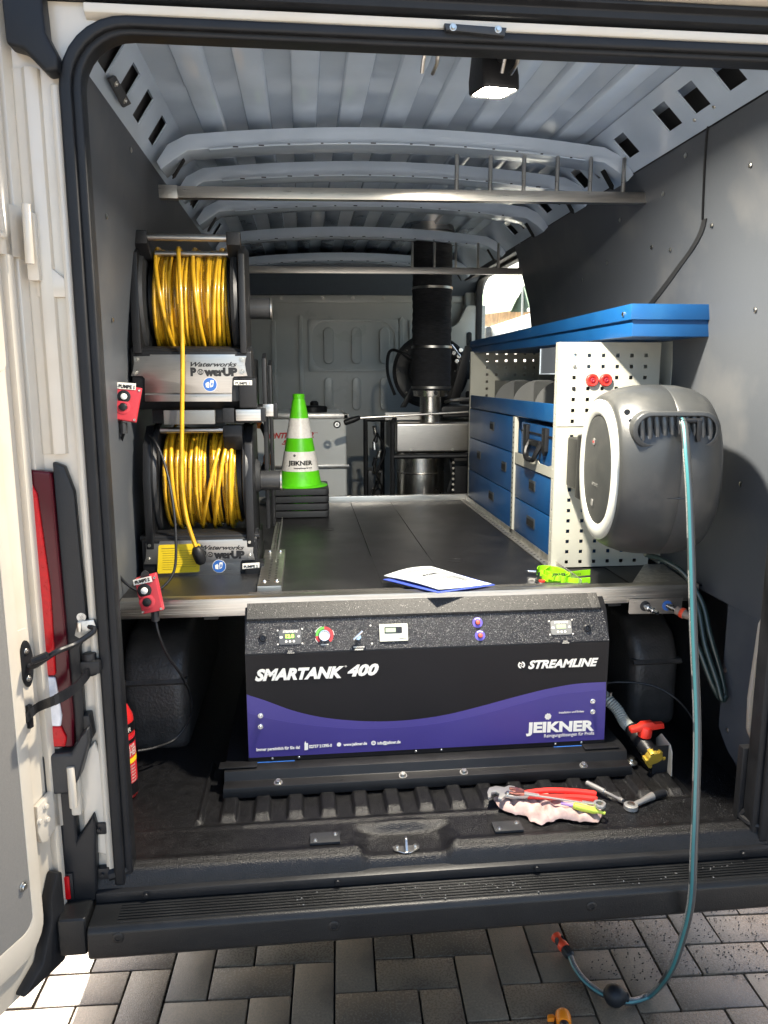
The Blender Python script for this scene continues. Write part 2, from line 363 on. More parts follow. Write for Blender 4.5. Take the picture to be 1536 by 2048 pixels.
for i in range(-24, 25):
    for j in range(-18, 19):
        c = (i-j) % 4
        if c == 0: lx, ly, a = (i+1)*PS, (j+.5)*PS, 0
        elif c == 3: lx, ly, a = (i+.5)*PS, (j+1)*PS, math.pi/2
        else: continue
        x = lx*math.cos(prot)-ly*math.sin(prot)-.03; y = lx*math.sin(prot)+ly*math.cos(prot)+.3
        if not (-1.75 < x < 1.7 and -.42 < y < 1.25): continue
        cnt += 1
        if cnt > 298: continue
        o = bpy.data.objects.new('paver', random.choice(pmesh)); C.objects.link(o); o.parent = pv
        o.location = (x, y, GZ+random.uniform(-.002, .0015)); o.rotation_euler = (random.gauss(0, .004), random.gauss(0, .004), prot+a+random.gauss(0, .004))
# ================================================================== VAN
van = thing('van', 'white panel van with open rear doors and a fitted out load bay', 'van', (0, 0, GZ))
GAPM = RUBBER
# floor: pressed sheet with ribs, rounded rear lip and the lock recess
def sstep(a, b, x): t = max(0, min(1, (x-a)/(b-a))); return t*t*(3-2*t)
def floor_z(x, y):
    z = 0.
    rec = sstep(.135, .085, abs(x+.094))*sstep(.125, .095, y)
    rr = ((x+.28)/.088+.5) % 1-.5
    if -.62 < x < .72:
        rib = sstep(.27, .19, abs(rr))*sstep(.165, .195, y)
        z += -.008*sstep(.15, .17, y) + .013*rib
    z += .004*math.exp(-((y-.142)/.007)**2)*(1 if -.5 < x < .35 else .3)
    z += .005*math.exp(-((y-.022)/.012)**2)
    z -= .020*rec
    ring = math.exp(-((max(abs(x+.094)-.02, 0)/.10)**2+((y-.03)/.085)**2-1)**2*9)*.005; z += ring
    fr = -.004+.018*rec
    if y < fr+.006:
        z -= (max(0, fr+.006-y)/.022)**2*.03
    return z
xs = [-.83+i*.0044 for i in range(int(1.68/.0044)+1)]; ys = [-.028+j*.0052 for j in range(100)]
mb = MB(); vs = []
for y in ys:
    for x in xs:
        rec = sstep(.135, .085, abs(x+.094)); yy = y-.018*rec*sstep(.10, 0, y)
        vs.append((x, yy, floor_z(x, y)))
nx = len(xs)
mb.add(vs, [(j*nx+i, j*nx+i+1, (j+1)*nx+i+1, (j+1)*nx+i) for j in range(len(ys)-1) for i in range(nx-1)])
mb.add([(-.83,.487,-.008),(.85,.487,-.008),(.85,3.75,-.008),(-.83,3.75,-.008)], [(0,1,2,3)])
mb.build('floor', COATING, van, smooth=60)
MB().box(-.95, -.825, .0, 3.75, -.05, -.004).build('floor_edge', COATING, van)
MB().box(.64, .95, .0, 3.75, -.05, -.012).build('floor_edge', COATING, van)
MB().box(-.86, .88, .0, 3.8, -.075, -.04).build('floor_underside', BLACKPL, van)
# trim strip below the lip, step bumper
MB().prism([(-.018, -.034), (-.034, -.038), (-.036, -.060), (0, -.060), (0, -.034)], 0, -.825, .86).build('sill_trim', BLACKPL, van, bevel=.002)
mb = MB().prism([(-.02, -.056), (-.036, -.064), (-.103, -.0685), (-.113, -.079), (-.113, -.140), (-.100, -.153), (.02, -.153), (.02, -.056)], 0, -.828, .95)
bump = mb.build('step_bumper', BUMPER, van, bevel=.005, seg=3)
for k in range(7):
    yk = -.043-.0086*k
    t = MB().prism([(yk-.0030, -.069+k*-.0003), (yk-.0020, -.0625-k*.0005), (yk+.0018, -.0620-k*.0005), (yk+.0030, -.069)], 0, -.765, .86).build('tread_ridge', BUMPER, bump)
for px, py in ((236, 1876), (668, 1852), (1183, 1813)):
    p = U(px, py, 1, -.113); MB().lathe([(.013, 0), (.013, .001), (.011, .0022), (.006, .0022), (.006, .0008), (0, .0008)], (p.x, -.113, p.z), -Y, 24).build('plug', BUMPER, bump)
for px, py in ((290, 1757), (675, 1728), (1075, 1702), (1490, 1672)):
    p = U(px, py, 1, -.036); bolt((p.x, -.036, -.048), -Y, .006, BLACKPL, van, 'trim_bolt', hexa=False)
MB().box(-.895, -.832, -.10, .05, -.143, -.05).build('bumper_corner', BUMPER, van, bevel=.01, seg=3)
# lock striker in the recess, two buffer plates
st = MB(); sx, sy = -.094, .022
st.slab([(sx-.033, sy+.012, -.0135), (sx-.030, sy-.004, -.0135), (sx-.008, sy-.018, -.0135), (sx+.010, sy-.018, -.0135), (sx+.034, sy-.002, -.0135), (sx+.035, sy+.012, -.0135)], Z, .003)
st.prism([(sy-.014, -.0105), (sy+.018, -.0105), (sy+.014, .013), (sy+.002, .015)], 0, sx-.003, sx+.004)
so = st.build('lock_striker', BOLTM, van, bevel=.001, seg=1)
for dx in (-.021, .024): bolt((sx+dx, sy+.005, -.0105), Z, .0055, BOLTM, so, 'bolt')
for px, py in ((650, 1675), (1015, 1652)):
    p = U(px, py, 2, .008); o = MB().box(p.x-.037, p.x+.037, p.y-.021, p.y+.021, .002, .009).build('buffer_plate', DARKPL, van, bevel=.001)
    bolt((p.x-.024, p.y-.011, .009), Z, .0045, BOLTM, o); bolt((p.x+.026, p.y+.010, .009), Z, .0045, BOLTM, o)
# wheel arches
for s_, x1 in ((-1, -.70), (1, .735)):
    x0 = s_*.90; mb = MB().prism([(.60, -.02), (.60, .22), (.64, .30), (.72, .345), (1.35, .345), (1.45, .28), (1.5, -.02)], 0, min(x0, x1), max(x0, x1))
    mb.build('wheel_arch', ARCHM, van, bevel=.045, seg=5)
    MB().prism([(.597, .205), (.592, .212), (.60, .222), (.62, .222)], 0, min(x0, x1*1.0), max(x0, x1)).build('arch_seam', ARCHM, van)
# lower body sides behind the platform, black coated
for s_ in (-1, 1): MB().box(min(s_*.90, s_*.93), max(s_*.90, s_*.93), .005, 3.75, -.06, .60).build('side_skirt', COATING, van)
# wall linings
def lining(s_, y0, y1, z0, th=.006, off=0):
    P = [(.868, z0), (.868, .95), (.852, 1.25), (.82, 1.50), (.768 if s_ < 0 else .738, 1.775)]
    if z0 > .95: P = [(.868, z0)]+P[1:]
    pts = [(s_*(x-off), z) for x, z in P]+[(s_*(x+th), z) for x, z in reversed(P)]
    return MB().prism([(p[0], p[1]) for p in pts], 1, y0, y1)
lo = lining(-1, .035, 2.40, .50).build('wall_lining', LINING, van, smooth=20)
lo2 = lining(-1, 2.404, 3.70, .50).build('wall_lining', LINING, van, smooth=20)
ro = lining(1, .035, 2.20, .50).build('wall_lining', LINING, van, smooth=20)
# rear raised lining board on the right with its dark edge line; the diagonal strip below is a modelled shadow
P3 = [(.034, .50), (.300, .50), (.298, .13), (.25, .085), (.12, .03), (.034, .03)]
MB().prism(P3, 0, .866, .873).build('lower_lining_board', LINING, van, bevel=.001, seg=1)
MB().prism([(.034, .50), (.062, .50), (.062, .03), (.034, .03)], 0, -.873, -.866).build('lower_lining_board', LINING, van)
def wallpt(s_, y, z, off=.002):
    P = [(.868, 0), (.868, .95), (.852, 1.25), (.82, 1.50), (.768 if s_ < 0 else .738, 1.775)]
    for (xa, za), (xb, zb) in zip(P, P[1:]):
        if za <= z <= zb: x = xa+(xb-xa)*(z-za)/(zb-za); return Vector((s_*(x-off), y, z))
    return Vector((s_*(P[-1][0]-off), y, z))
def wallhit(px, py, off=.002):
    s_ = -1 if px < 600 else 1; x = .86
    for _ in range(12):
        q = U(px, py, 0, s_*x); x = abs(wallpt(s_, q.y, min(max(q.z, 0), 1.8), off).x)
    return U(px, py, 0, s_*x)
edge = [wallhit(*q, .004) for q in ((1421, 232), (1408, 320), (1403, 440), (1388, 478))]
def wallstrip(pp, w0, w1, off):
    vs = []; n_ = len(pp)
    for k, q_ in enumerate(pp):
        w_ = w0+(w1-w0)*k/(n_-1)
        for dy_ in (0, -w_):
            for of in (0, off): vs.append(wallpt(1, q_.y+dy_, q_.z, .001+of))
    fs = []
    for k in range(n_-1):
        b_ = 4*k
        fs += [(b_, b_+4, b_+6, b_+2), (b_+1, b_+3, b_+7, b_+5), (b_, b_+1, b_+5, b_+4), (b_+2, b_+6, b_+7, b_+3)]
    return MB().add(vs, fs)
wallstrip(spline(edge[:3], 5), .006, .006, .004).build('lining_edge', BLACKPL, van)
wallstrip(spline([wallhit(*q, .004) for q in ((1404, 440), (1392, 475), (1355, 530), (1318, 580), (1276, 632))], 5), .022, .050, .003).build('wall_shadow_strip', DARKPL, van)  # dark strip shaped like the shadow band across the wall, no real joint
for px, py in ((1371, 311), (1326, 388), (1423, 451), (1303, 494), (1214, 526), (1481, 968), (213, 433), (1165, 560), (1240, 440), (1500, 330), (1510, 620), (1340, 500), (225, 640), (262, 300), (180, 700), (1451, 1440-100), (1455, 1460)):
    q = wallhit(px, py); MB().lathe([(.007, 0), (.007, .0012), (.004, .003), (0, .0032)], q, (-1 if q.x > 0 else 1, 0, 0), 14).build('rivet', BOLTM, van)
for a, b in ((440, 470), (330, 372)):
    pass
# roof skin with ribs
def roof_z(x): return 1.935-.045*((x+.03)/.68)**2
mb = MB(); N = 28; vs = []
for y in (.0, 3.75):
    for i in range(N+1): x = -.73+1.44*i/N; vs.append((x, y, roof_z(x)))
for y in (.0, 3.75):
    for i in range(N+1): x = -.73+1.44*i/N; vs.append((x, y, roof_z(x)+.03))
mb.add(vs, [(i, i+1, N+2+i, N+1+i) for i in range(N)]+[(2*N+2+i, 3*N+3+i, 3*N+4+i, 2*N+3+i) for i in range(N)])
mb.build('roof_skin', ROOFP, van, smooth=60)
for k in range(9):
    x = -.585+.1400*k; z = roof_z(x)
    MB().prism([(x-.040, z+.004), (x-.033, z-.012), (x+.033, z-.012), (x+.040, z+.004)], 1, .03, 3.4).build('roof_rib', ROOFP, van, bevel=.0015, seg=1)
# roof bows
def bow(y0, y1, zc, drop=.0, th=.046):
    up = []; lo = []
    for i in range(21):
        x = -.655+1.29*i/20; z = zc-.038*((x+.01)/.65)**2
        up.append((x, z+th)); lo.append((x, z))
    # ends bend down to the rails
    loP = [(-.735, zc-.092), (-.70, zc-.066)]+lo+[(.685, zc-.066), (.715, zc-.092)]
    upP = [(-.748, zc-.070), (-.712, zc-.020)]+up+[(.70, zc-.020), (.735, zc-.070)]
    o = MB().prism(loP+upP[::-1], 1, y0, y1).build('roof_bow', ROOFP, van, bevel=.004, seg=2)
    # flange lying against the roof and the small holes in the bow
    MB().prism([(x, z-.002) for x, z in lo[1:-1]]+[(x, z-.008) for x, z in lo[1:-1]][::-1], 1, y0-.018, y0+.012).build('bow_flange', ROOFP, o, bevel=.002, seg=1)
    for i in range(13):
        x = -.52+.087*i+random.uniform(-.015, .015); z = zc-.038*((x+.01)/.65)**2
        w_ = random.choice((.004, .004, .008)); MB().box(x-w_, x+w_, y0-.0186, y0-.0176, z-.0068, z-.0032).build('slot', HOLE, o)
    for s_ in (-1, 1):
        cx = -.01+s_*.672; a = Vector((s_*.55, 0, -.83)).normalized()
        pts = [Vector((cx, 0, zc-.052))+a*t+Vector((0, y0+(y1-y0)*.5+sd_, 0)) for t, sd_ in ((-.012, -.016), (.05, -.016), (.06, 0), (.05, .016), (-.012, .016), (-.022, 0))]
        MB().slab([p+Vector((-s_*.0035, 0, -.0025)) for p in pts], (-s_*.83, 0, -.55), .002).build('oval_hole', HOLE, o)
bow(.80, .91, 1.842); bow(1.17, 1.28, 1.842); bow(1.66, 1.78, 1.842); bow(2.36, 2.48, 1.842); bow(3.18, 3.36, 1.842)
# perforated cant rails
for s_, lowp, upp, hy in ((-1, (-.768, 1.775), (-.690, 1.892), (.19, .36, .53, .73, .985, 1.09, 1.38, 1.49, 1.58, 1.95, 2.1, 2.25, 2.7)),
                          (1, (.735, 1.778), (.618, 1.890), (.16, .32, .465, .73, .985, 1.12, 1.40, 1.55, 1.9, 2.05))):
    L_ = math.hypot(upp[0]-lowp[0], upp[1]-lowp[1])
    fn = lambda u_, v_, l=lowp, u2=upp, L_=L_: (l[0]+(u2[0]-l[0])*v_/L_, u_, l[1]+(u2[1]-l[1])*v_/L_)
    perforated(list(hy), [L_*.52], .038, .03, 3.6, 0, L_, fn, .004, (s_*.85, 0, .5)).build('roof_rail', ROOFP, van)
    MB().box(min(s_*.74, s_*.86), max(s_*.74, s_*.86), .0, 3.7, 1.91, 1.93).build('rail_cavity_shade', HOLE, van)  # deep black stands in for the shade inside the hollow rail
for s_ in (-1, 1):
    MB().prism([(s_*.775, 1.772), (s_*.86, 1.80), (s_*.80, 1.915), (s_*.715, 1.905)], 1, .02, 3.7).build('rail_liner', mat('cavity shade black', (.03, .03, .032), .6), van)  # painted metal in reality; colour darkened to give the shade behind the rail holes
for P4, s_ in ((((213, 156), (227, 150), (258, 205), (243, 213)), -1), (((1378, 240), (1386, 249), (1452, 205), (1443, 196)), 1)):
    if s_ < 0: o_, n_ = Vector((-.752, 0, 1.775)), Vector((.90, 0, -.43))
    else: o_, n_ = Vector((.728, 0, 1.79)), Vector((-.83, 0, -.56))
    o = MB().slab([UP(a, b, o_, n_) for a, b in P4], n_, .006).build('bracket_plate', DARKPL, van)
    for i, j in ((0, 1), (2, 3)): bolt((UP(*P4[i], o_, n_)*.8+UP(*P4[j], o_, n_)*.8+UP(*P4[(i+2) % 4], o_, n_)*.2+UP(*P4[(j+2) % 4], o_, n_)*.2)/2+n_*.006, n_, .005, BOLTM, o, hexa=False)
# outer shell
PO = PAINT
MB().box(-1.02, -.98, .02, 4.6, -.20, 1.3).build('body_side', PO, van)
MB().prism([(-1.02, 1.3), (-.98, 1.3), (-.86, 2.02), (-.90, 2.06)], 1, .02, 4.6).build('upper_body_side', PO, van)
MB().prism([(1.02, 1.84), (.98, 1.84), (.86, 2.02), (.90, 2.06)], 1, .02, 4.6).build('upper_body_side', PO, van)
MB().box(.98, 1.02, .02, 2.10, -.20, 1.78).build('body_side', PO, van)
MB().box(.93, .97, 2.10, 4.6, -.20, 1.22).build('body_side', PO, van)
MB().box(.93, .97, 4.35, 4.6, 1.22, 1.90).build('body_side', PO, van)
MB().box(.90, 1.0, 2.08, 2.12, -.2, 1.90).build('door_frame', PO, van)
MB().box(.90, 1.0, 2.10, 4.0, 1.83, 1.90).build('door_frame', PO, van)
MB().box(-.93, .93, -.005, 4.6, 2.03, 2.07).build('outer_roof', PO, van)
MB().box(-1.0, 1.0, 4.5, 4.6, -.3, 2.05).build('front_partition', PO, van)
MB().box(-.93, .95, 3.2, 4.5, -.1, -.06).build('cab_floor', BLACKPL, van)
# right side: painted inner door with the window (y 2.2 .. 3.5)
win_y0, win_y1, win_z0, win_z1 = 2.215, 3.62, 1.24, 1.80
def rpts(a, b, c, d, r, n=6): return rrect(a, b, c, d, r, n)
outer = [(2.20, .5), (3.62, .5), (3.62, 1.80), (2.20, 1.80)]
inn = rpts(win_y0, win_y1, win_z0, win_z1, .09)
def ringprism(outer_n, inner_n, ax, a0, a1):
    """ring between two outlines with the same number of points"""
    n = len(inner_n); mb = MB()
    def P(p, a): q = list(p); q.insert(ax, a); return q
    vs = [P(p, a0) for p in outer_n]+[P(p, a0) for p in inner_n]+[P(p, a1) for p in outer_n]+[P(p, a1) for p in inner_n]; fs = []
    for i in range(n):
        j = (i+1) % n
        fs += [(i, j, n+j, n+i), (2*n+i, 3*n+i, 3*n+j, 2*n+j), (i, 2*n+i, 2*n+j, j), (n+i, n+j, 3*n+j, 3*n+i)]
    return mb.add(vs, fs)
def proj_out(pts, x0, x1, y0, y1):
    cx, cy = (x0+x1)/2, (y0+y1)/2; out = []
    for (a, b) in pts:
        dx, dy = a-cx, b-cy; t = min((x1-cx)/abs(dx) if dx else 9e9, (y1-cy)/abs(dy) if dy else 9e9); out.append((cx+dx*t, cy+dy*t))
    return out
INNERP = mat('inner door paint', (.42, .44, .42), .3, var=.05, coat=.3)
dp = ringprism(proj_out(inn, 2.205, 3.74, .5, 1.87), inn, 0, .872, .90).build('side_door_panel', INNERP, van)
ringprism(rpts(win_y0-.0, win_y1+.0, win_z0, win_z1, .09), rpts(win_y0+.028, win_y1-.028, win_z0+.022, win_z1-.022, .07), 0, .862, .905).build('window_seal', RUBBER, van, bevel=.004)
MB().prism(rpts(win_y0+.02, win_y1-.02, win_z0+.02, win_z1-.02, .07), 0, .888, .892).build('window_pane', GLASS, van)
# pressed details between window and bulkhead (pillar pressings) and right bulkhead side
MB().prism([(3.64, .9), (3.72, .9), (3.72, 1.72), (3.68, 1.72), (3.64, 1.6)], 0, .80, .872).build('pillar_pressing', INNERP, van, bevel=.012, seg=3)
for k, (yy, zz) in enumerate(((3.68, 1.1), (3.68, 1.3), (3.68, 1.5))):
    MB().prism(rpts(yy-.02, yy+.03, zz-.05, zz+.05, .015), 0, .795, .803).build('pillar_slot', HOLE, van)
MB().prism([(.66, .3), (.93, .3), (.93, 1.62), (.80, 1.62), (.74, 1.50), (.66, 1.45)], 1, 3.60, 3.66).build('corner_pressing', mat('pale inner paint', (.50, .50, .45), .3, var=.05, coat=.3), van, bevel=.01, seg=2)
for zz in (1.38, 1.18, .98):
    MB().prism(rpts(.80, .835, zz-.06, zz+.06, .015), 1, 3.592, 3.601).build('pressing_slot', HOLE, van)
# bulkhead with pressed beads and header
BY = 3.74
bh = MB().prism([(-.93, -.05), (.93, -.05), (.93, 1.66), (.5, 1.695), (0, 1.705), (-.5, 1.69), (-.93, 1.65)], 1, BY, BY+.03).build('bulkhead', BULK, van)
def bead(px0, py0, px1, py1, wpx, name='bulkhead_bead', d=.014, par=bh):
    a = U(px0, py0, 1, BY); b = U(px1, py1, 1, BY); w_ = wpx/2*(BY+1.67)/FPX
    x0, x1 = min(a.x, b.x), max(a.x, b.x); z0, z1 = min(a.z, b.z), max(a.z, b.z); cx = (x0+x1)/2
    MB().prism(rrect(cx-w_, cx+w_, z0, z1, w_*.98, 5), 1, BY-d, BY+.002).build(name, BULK, par, bevel=d*.55, seg=3)
for x in (657, 713, 769): bead(x, 655, x, 728, 20)
for x in (657, 713, 769): bead(x, 755, x, 820, 18)
bead(602, 630, 602, 825, 8); bead(552, 640, 545, 825, 9); bead(803, 635, 803, 700, 9); bead(822, 640, 822, 690, 8)
a = U(615, 637, 1, BY); b = U(796, 744, 1, BY)
ringprism(rrect(a.x, b.x, b.z, a.z, .02, 6), rrect(a.x+.025, b.x-.025, b.z+.02, a.z-.02, .10, 6), 1, BY-.008, BY+.002).build('bulkhead_frame', BULK, bh, bevel=.003)
# top flange with screws, dark header shelf above
MB().prism([(-.9, 1.63), (.9, 1.65), (.9, 1.70), (-.9, 1.68)], 1, BY-.02, BY-.002).build('bulkhead_flange', BULK, bh, bevel=.003)
for px in (563, 645, 706, 767): q = U(px, 596, 1, BY-.02); bolt(q, -Y, .009, BOLTM, bh, 'screw', hexa=False)
HEADL = mat('dark grey header trim', (.08, .10, .13), .5, var=.08, vscale=20)
MB().prism([(3.38, 1.87), (3.74, 1.84), (3.74, 1.69), (3.70, 1.69), (3.62, 1.76), (3.38, 1.83)], 0, -.93, .93).build('header_trim', HEADL, van, bevel=.008, seg=3)
MB().box(-.93, .93, 3.74, 3.80, 1.66, 1.95).build('header_wall', HEADL, van)
# ------------------------------------------------------------ rear frame: seal, painted surround, header
def Uo(xl, xr, zt, r, n=8, z0=-.03):
    out = [(xl, z0), (xl, .5), (xl, 1.0)]
    for k in range(n+1): a = rad(180-90*k/n); out.append((xl+r+r*math.cos(a), zt-r+r*math.sin(a)))
    out += [((xl+xr)/2-.3, zt), ((xl+xr)/2+.3, zt)]
    for k in range(n+1): a = rad(90-90*k/n); out.append((xr-r+r*math.cos(a), zt-r+r*math.sin(a)))
    return out+[(xr, 1.0), (xr, .5), (xr, z0)]
def arch(o_, i_, y0, y1): return MB().prism(list(o_)+list(i_)[::-1], 1, y0, y1)
def archq(o_, i_, y0, y1):
    n = len(o_); mb = MB(); vs = [(p[0], y0, p[1]) for p in o_]+[(p[0], y0, p[1]) for p in i_]+[(p[0], y1, p[1]) for p in o_]+[(p[0], y1, p[1]) for p in i_]; fs = []
    for k in range(n-1): fs += [(k, k+1, n+k+1, n+k), (2*n+k, 3*n+k, 3*n+k+1, 2*n+k+1), (k, 2*n+k, 2*n+k+1, k+1), (n+k, n+k+1, 3*n+k+1, 3*n+k)]
    fs += [(0, n, 3*n, 2*n), (n-1, 3*n-1, 4*n-1, 2*n-1)]
    return mb.add(vs, fs)
sl = archq(Uo(-.785, .832, 1.826, .135), Uo(-.762, .809, 1.806, .115), -.022, .012).build('door_seal', RUBBER, van, bevel=.006, seg=3, smooth=60)
archq(Uo(-.765, .812, 1.812, .118), Uo(-.745, .792, 1.796, .10), -.010, .035).build('seal_lip', RUBBER, sl, bevel=.006, seg=3, smooth=60)
archq(Uo(-.93, .95, 1.852, .05, z0=-.04), Uo(-.775, .822, 1.815, .12, z0=-.04), .0, .06).build('rear_frame', PAINT, van, smooth=40)
# corner pillar ridges, left
MB().prism([(-.787, -.010), (-.795, -.014), (-.803, -.012), (-.806, .004), (-.787, .004)], 2, -.03, 1.70).build('pillar_flange', PAINT, van, bevel=.002)
MB().prism([(-.822, .002), (-.826, -.010), (-.838, -.016), (-.848, -.016), (-.856, -.006), (-.872, -.006), (-.88, .002)], 2, .98, 1.73).build('pillar_ridge', PAINT, van, bevel=.002)
MB().prism([(-.93, .04), (-.925, -.012), (-.908, -.022), (-.885, -.020), (-.872, .002)], 2, -.02, 1.85).build('pillar_edge', PAINT, van, bevel=.004)
MB().prism([(-.86, 1.30), (-.80, 1.30), (-.80, 1.335), (-.83, 1.36), (-.86, 1.362)], 1, -.010, .004).build('pillar_pad', PAINT, van, bevel=.004)
MB().prism([(-.848, .06), (-.79, .04), (-.79, .27), (-.81, .33), (-.835, .30), (-.848, .28)], 1, -.012, .002).build('pillar_lower_pressing', PAINT, van, bevel=.006, seg=3)
# black rubber at the head of the left pillar
MB().prism([(-.872, 1.90), (-.800, 1.90), (-.795, 1.78), (-.776, 1.74), (-.778, 1.715), (-.800, 1.71), (-.838, 1.75), (-.868, 1.757)], 1, -.045, -.001).build('corner_rubber', RUBBER, van, bevel=.008, seg=3)
# header: painted flange, dark rubber channel, roof lip
MB().prism([(-.004, 1.822), (-.016, 1.830), (-.018, 1.846), (.0, 1.851), (.02, 1.851), (.02, 1.822)], 0, -.73, .95).build('header_flange', PAINT, van, bevel=.003, seg=2)
MB().prism([(-.02, 1.853), (-.03, 1.858), (-.03, 1.872), (-.045, 1.878), (-.045, 1.886), (.03, 1.886), (.03, 1.853)], 0, -.80, .98).build('header_rubber', RUBBER, van, bevel=.003, seg=2)
MB().prism([(-.045, 1.888), (-.062, 1.892), (-.066, 1.915), (-.03, 2.03), (.0, 2.065), (.03, 2.065), (.03, 1.888)], 0, -.95, .98).build('roof_lip', PAINT, van, bevel=.004, seg=3)
p0, p1 = U(886, 52, 1, -.02), U(1010, 78, 1, -.02)
hb = MB().prism([(p0.x, p0.z), (p1.x, p0.z-.003), (p1.x-.004, p1.z), (p0.x+.004, p1.z+.006)], 1, -.034, -.018).build('header_striker_plate', DARKPL, van, bevel=.002)
for dx in (.018, p1.x-p0.x-.018): bolt((p0.x+dx, -.034, (p0.z+p1.z)/2+.002), -Y, .005, BOLTM, hb, hexa=False)
# tail light: red, dark red, clear and trims
tl = MB().prism([(-.935, .33), (-.850, .325), (-.846, .40), (-.853, .945), (-.935, .955)], 1, -.030, .0).build('tail_light', LENSDK, van, bevel=.008, seg=3)
MB().prism([(-.934, .50), (-.874, .50), (-.871, .70), (-.882, .90), (-.893, .925), (-.934, .93)], 1, -.037, -.028).build('red_lens', LENSRED, tl, bevel=.006, seg=3)
MB().prism([(-.934, .385), (-.872, .380), (-.868, .405), (-.876, .495), (-.934, .50)], 1, -.037, -.028).build('clear_lens', LENSCL, tl, bevel=.006, seg=3)
MB().prism([(-.934, .335), (-.866, .332), (-.862, .352), (-.872, .380), (-.934, .385)], 1, -.037, -.028).build('lower_red_lens', LENSRED, tl, bevel=.006, seg=3)
MB().prism([(-.852, .965), (-.828, .955), (-.812, .900), (-.806, .62), (-.808, .585), (-.824, .555), (-.826, .345), (-.848, .33)], 1, -.020, .002).build('lamp_trim', BLACKPL, van, bevel=.005, seg=2)
MB().prism([(-.826, .40), (-.812, .40), (-.808, .345), (-.826, .34)], 1, -.03, .002).build('trim_foot', BLACKPL, van, bevel=.003)
MB().prism([(-.935, .320), (-.852, .320), (-.828, .362), (-.812, .378), (-.812, .345), (-.838, .262), (-.858, .225), (-.935, .222)], 1, -.048, .002).build('lamp_base_trim', DARKPL, van, bevel=.008, seg=3)
MB().prism([(-.935, .218), (-.86, .220), (-.858, .10), (-.820, .16), (-.815, .13), (-.826, -.06), (-.935, -.06)], 1, -.030, .002).build('corner_trim', BLACKPL, van, bevel=.008, seg=3)
for z in (.115, .0):
    o = MB().box(-.828, -.797, -.018, .0, z-.013, z+.015).build('trim_clip', BLACKPL, van, bevel=.002); bolt((-.812, -.018, z), -Y, .005, BLACKPL, o, hexa=False)
rf = MB().box(-.905, -.873, -.036, -.028, -.05, .02).build('reflector', BLACKPL, van, bevel=.003)
MB().box(-.905, -.880, -.040, -.034, -.043, .015).build('red_reflector', LENSRED, rf, bevel=.003)
# ------------------------------------------------------------ rear doors, opened outwards
TH = rad(115)
def door(side, name='rear_door'):
    H = Vector((-.884 if side < 0 else .925, -.035, 0))
    du = Vector((math.cos(TH)*(1 if side < 0 else -1), -math.sin(TH), 0)); dn = Vector((math.sin(TH)*(1 if side < 0 else -1), math.cos(TH), 0))
    D = lambda u_, v_, z: H+du*u_+dn*v_+Z*z
    def bx(u0, u1, v0, v1, z0, z1): return MB().add([D(a, b, c) for c in (z0, z1) for a, b in ((u0, v0), (u1, v0), (u1, v1), (u0, v1))], [(0,3,2,1),(4,5,6,7),(0,1,5,4),(1,2,6,5),(2,3,7,6),(3,0,4,7)])
    dr = bx(0, .80, -.055, -.020, -.185, 1.86).build(name, PAINT, van, bevel=.004)
    bx(.002, .022, -.022, -.004, -.18, 1.85).build('door_edge', PAINT, dr, bevel=.003)
    # raised frame and grey lining with rounded corners, in door plane coordinates (u,z)
    fr = rrect(.078, .78, -.10, 1.80, .07, 6); li = rrect(.108, .75, -.035, 1.72, .03, 6)
    fo = [D(a, 0, b) for a, b in fr]; mb = MB(); n = len(fr)
    pts = [D(a, -.022, b) for a, b in fr]+[D(a, 0, b) for a, b in fr]+[D(a, 0, b) for a, b in li]+[D(a, -.006, b) for a, b in li]
    fs = [];
    for k in range(3): fs += [(k*n+i, k*n+(i+1) % n, (k+1)*n+(i+1) % n, (k+1)*n+i) for i in range(n)]
    fs.append(tuple(3*n+i for i in range(n))); mb.add(pts, fs).build('door_frame', PAINT, dr, bevel=.003)
    LI2 = mat('taupe door lining', (.19, .18, .165), .5, var=.05, vscale=200, bump=.15, bscale=500)
    lp = rrect(.109, .749, -.034, 1.719, .029, 6); MB().slab([D(a, -.0055, b) for a, b in lp], dn, .004).build('door_lining', LI2, dr)
    return dr, D, dn, du, H
dr, D, dn, du, H = door(-1)
bolt(D(.126, 0, .075), dn, .007, BOLTM, dr, 'rivet', hexa=False)
# shallow pressings of the channel
MB().slab([D(a, -.0195, b) for a, b in rrect(.034, .072, .16, .62, .012, 4)], dn, .002).build('channel_pressing', PAINT, dr, bevel=.001, seg=1)
MB().slab([D(a, -.0195, b) for a, b in rrect(.030, .074, 1.15, 1.75, .02, 4)], dn, .002).build('channel_pressing', PAINT, dr, bevel=.001, seg=1)
P = [D(.078, -.018, .0), D(.055, -.018, -.01), D(.050, -.018, -.03), D(.026, -.018, -.05), D(.024, -.018, .0), D(.03, -.018, .045), D(.04, -.018, .045)]
MB().slab([D(.026, -.019, .045), D(.040, -.019, .05), D(.062, -.019, .0), D(.066, -.019, -.05), D(.10, -.019, -.13), D(.16, -.019, -.165), D(.04, -.019, -.17), D(.026, -.019, -.15)], dn, .030).build('corner_rubber', RUBBER, dr, bevel=.005, seg=2)
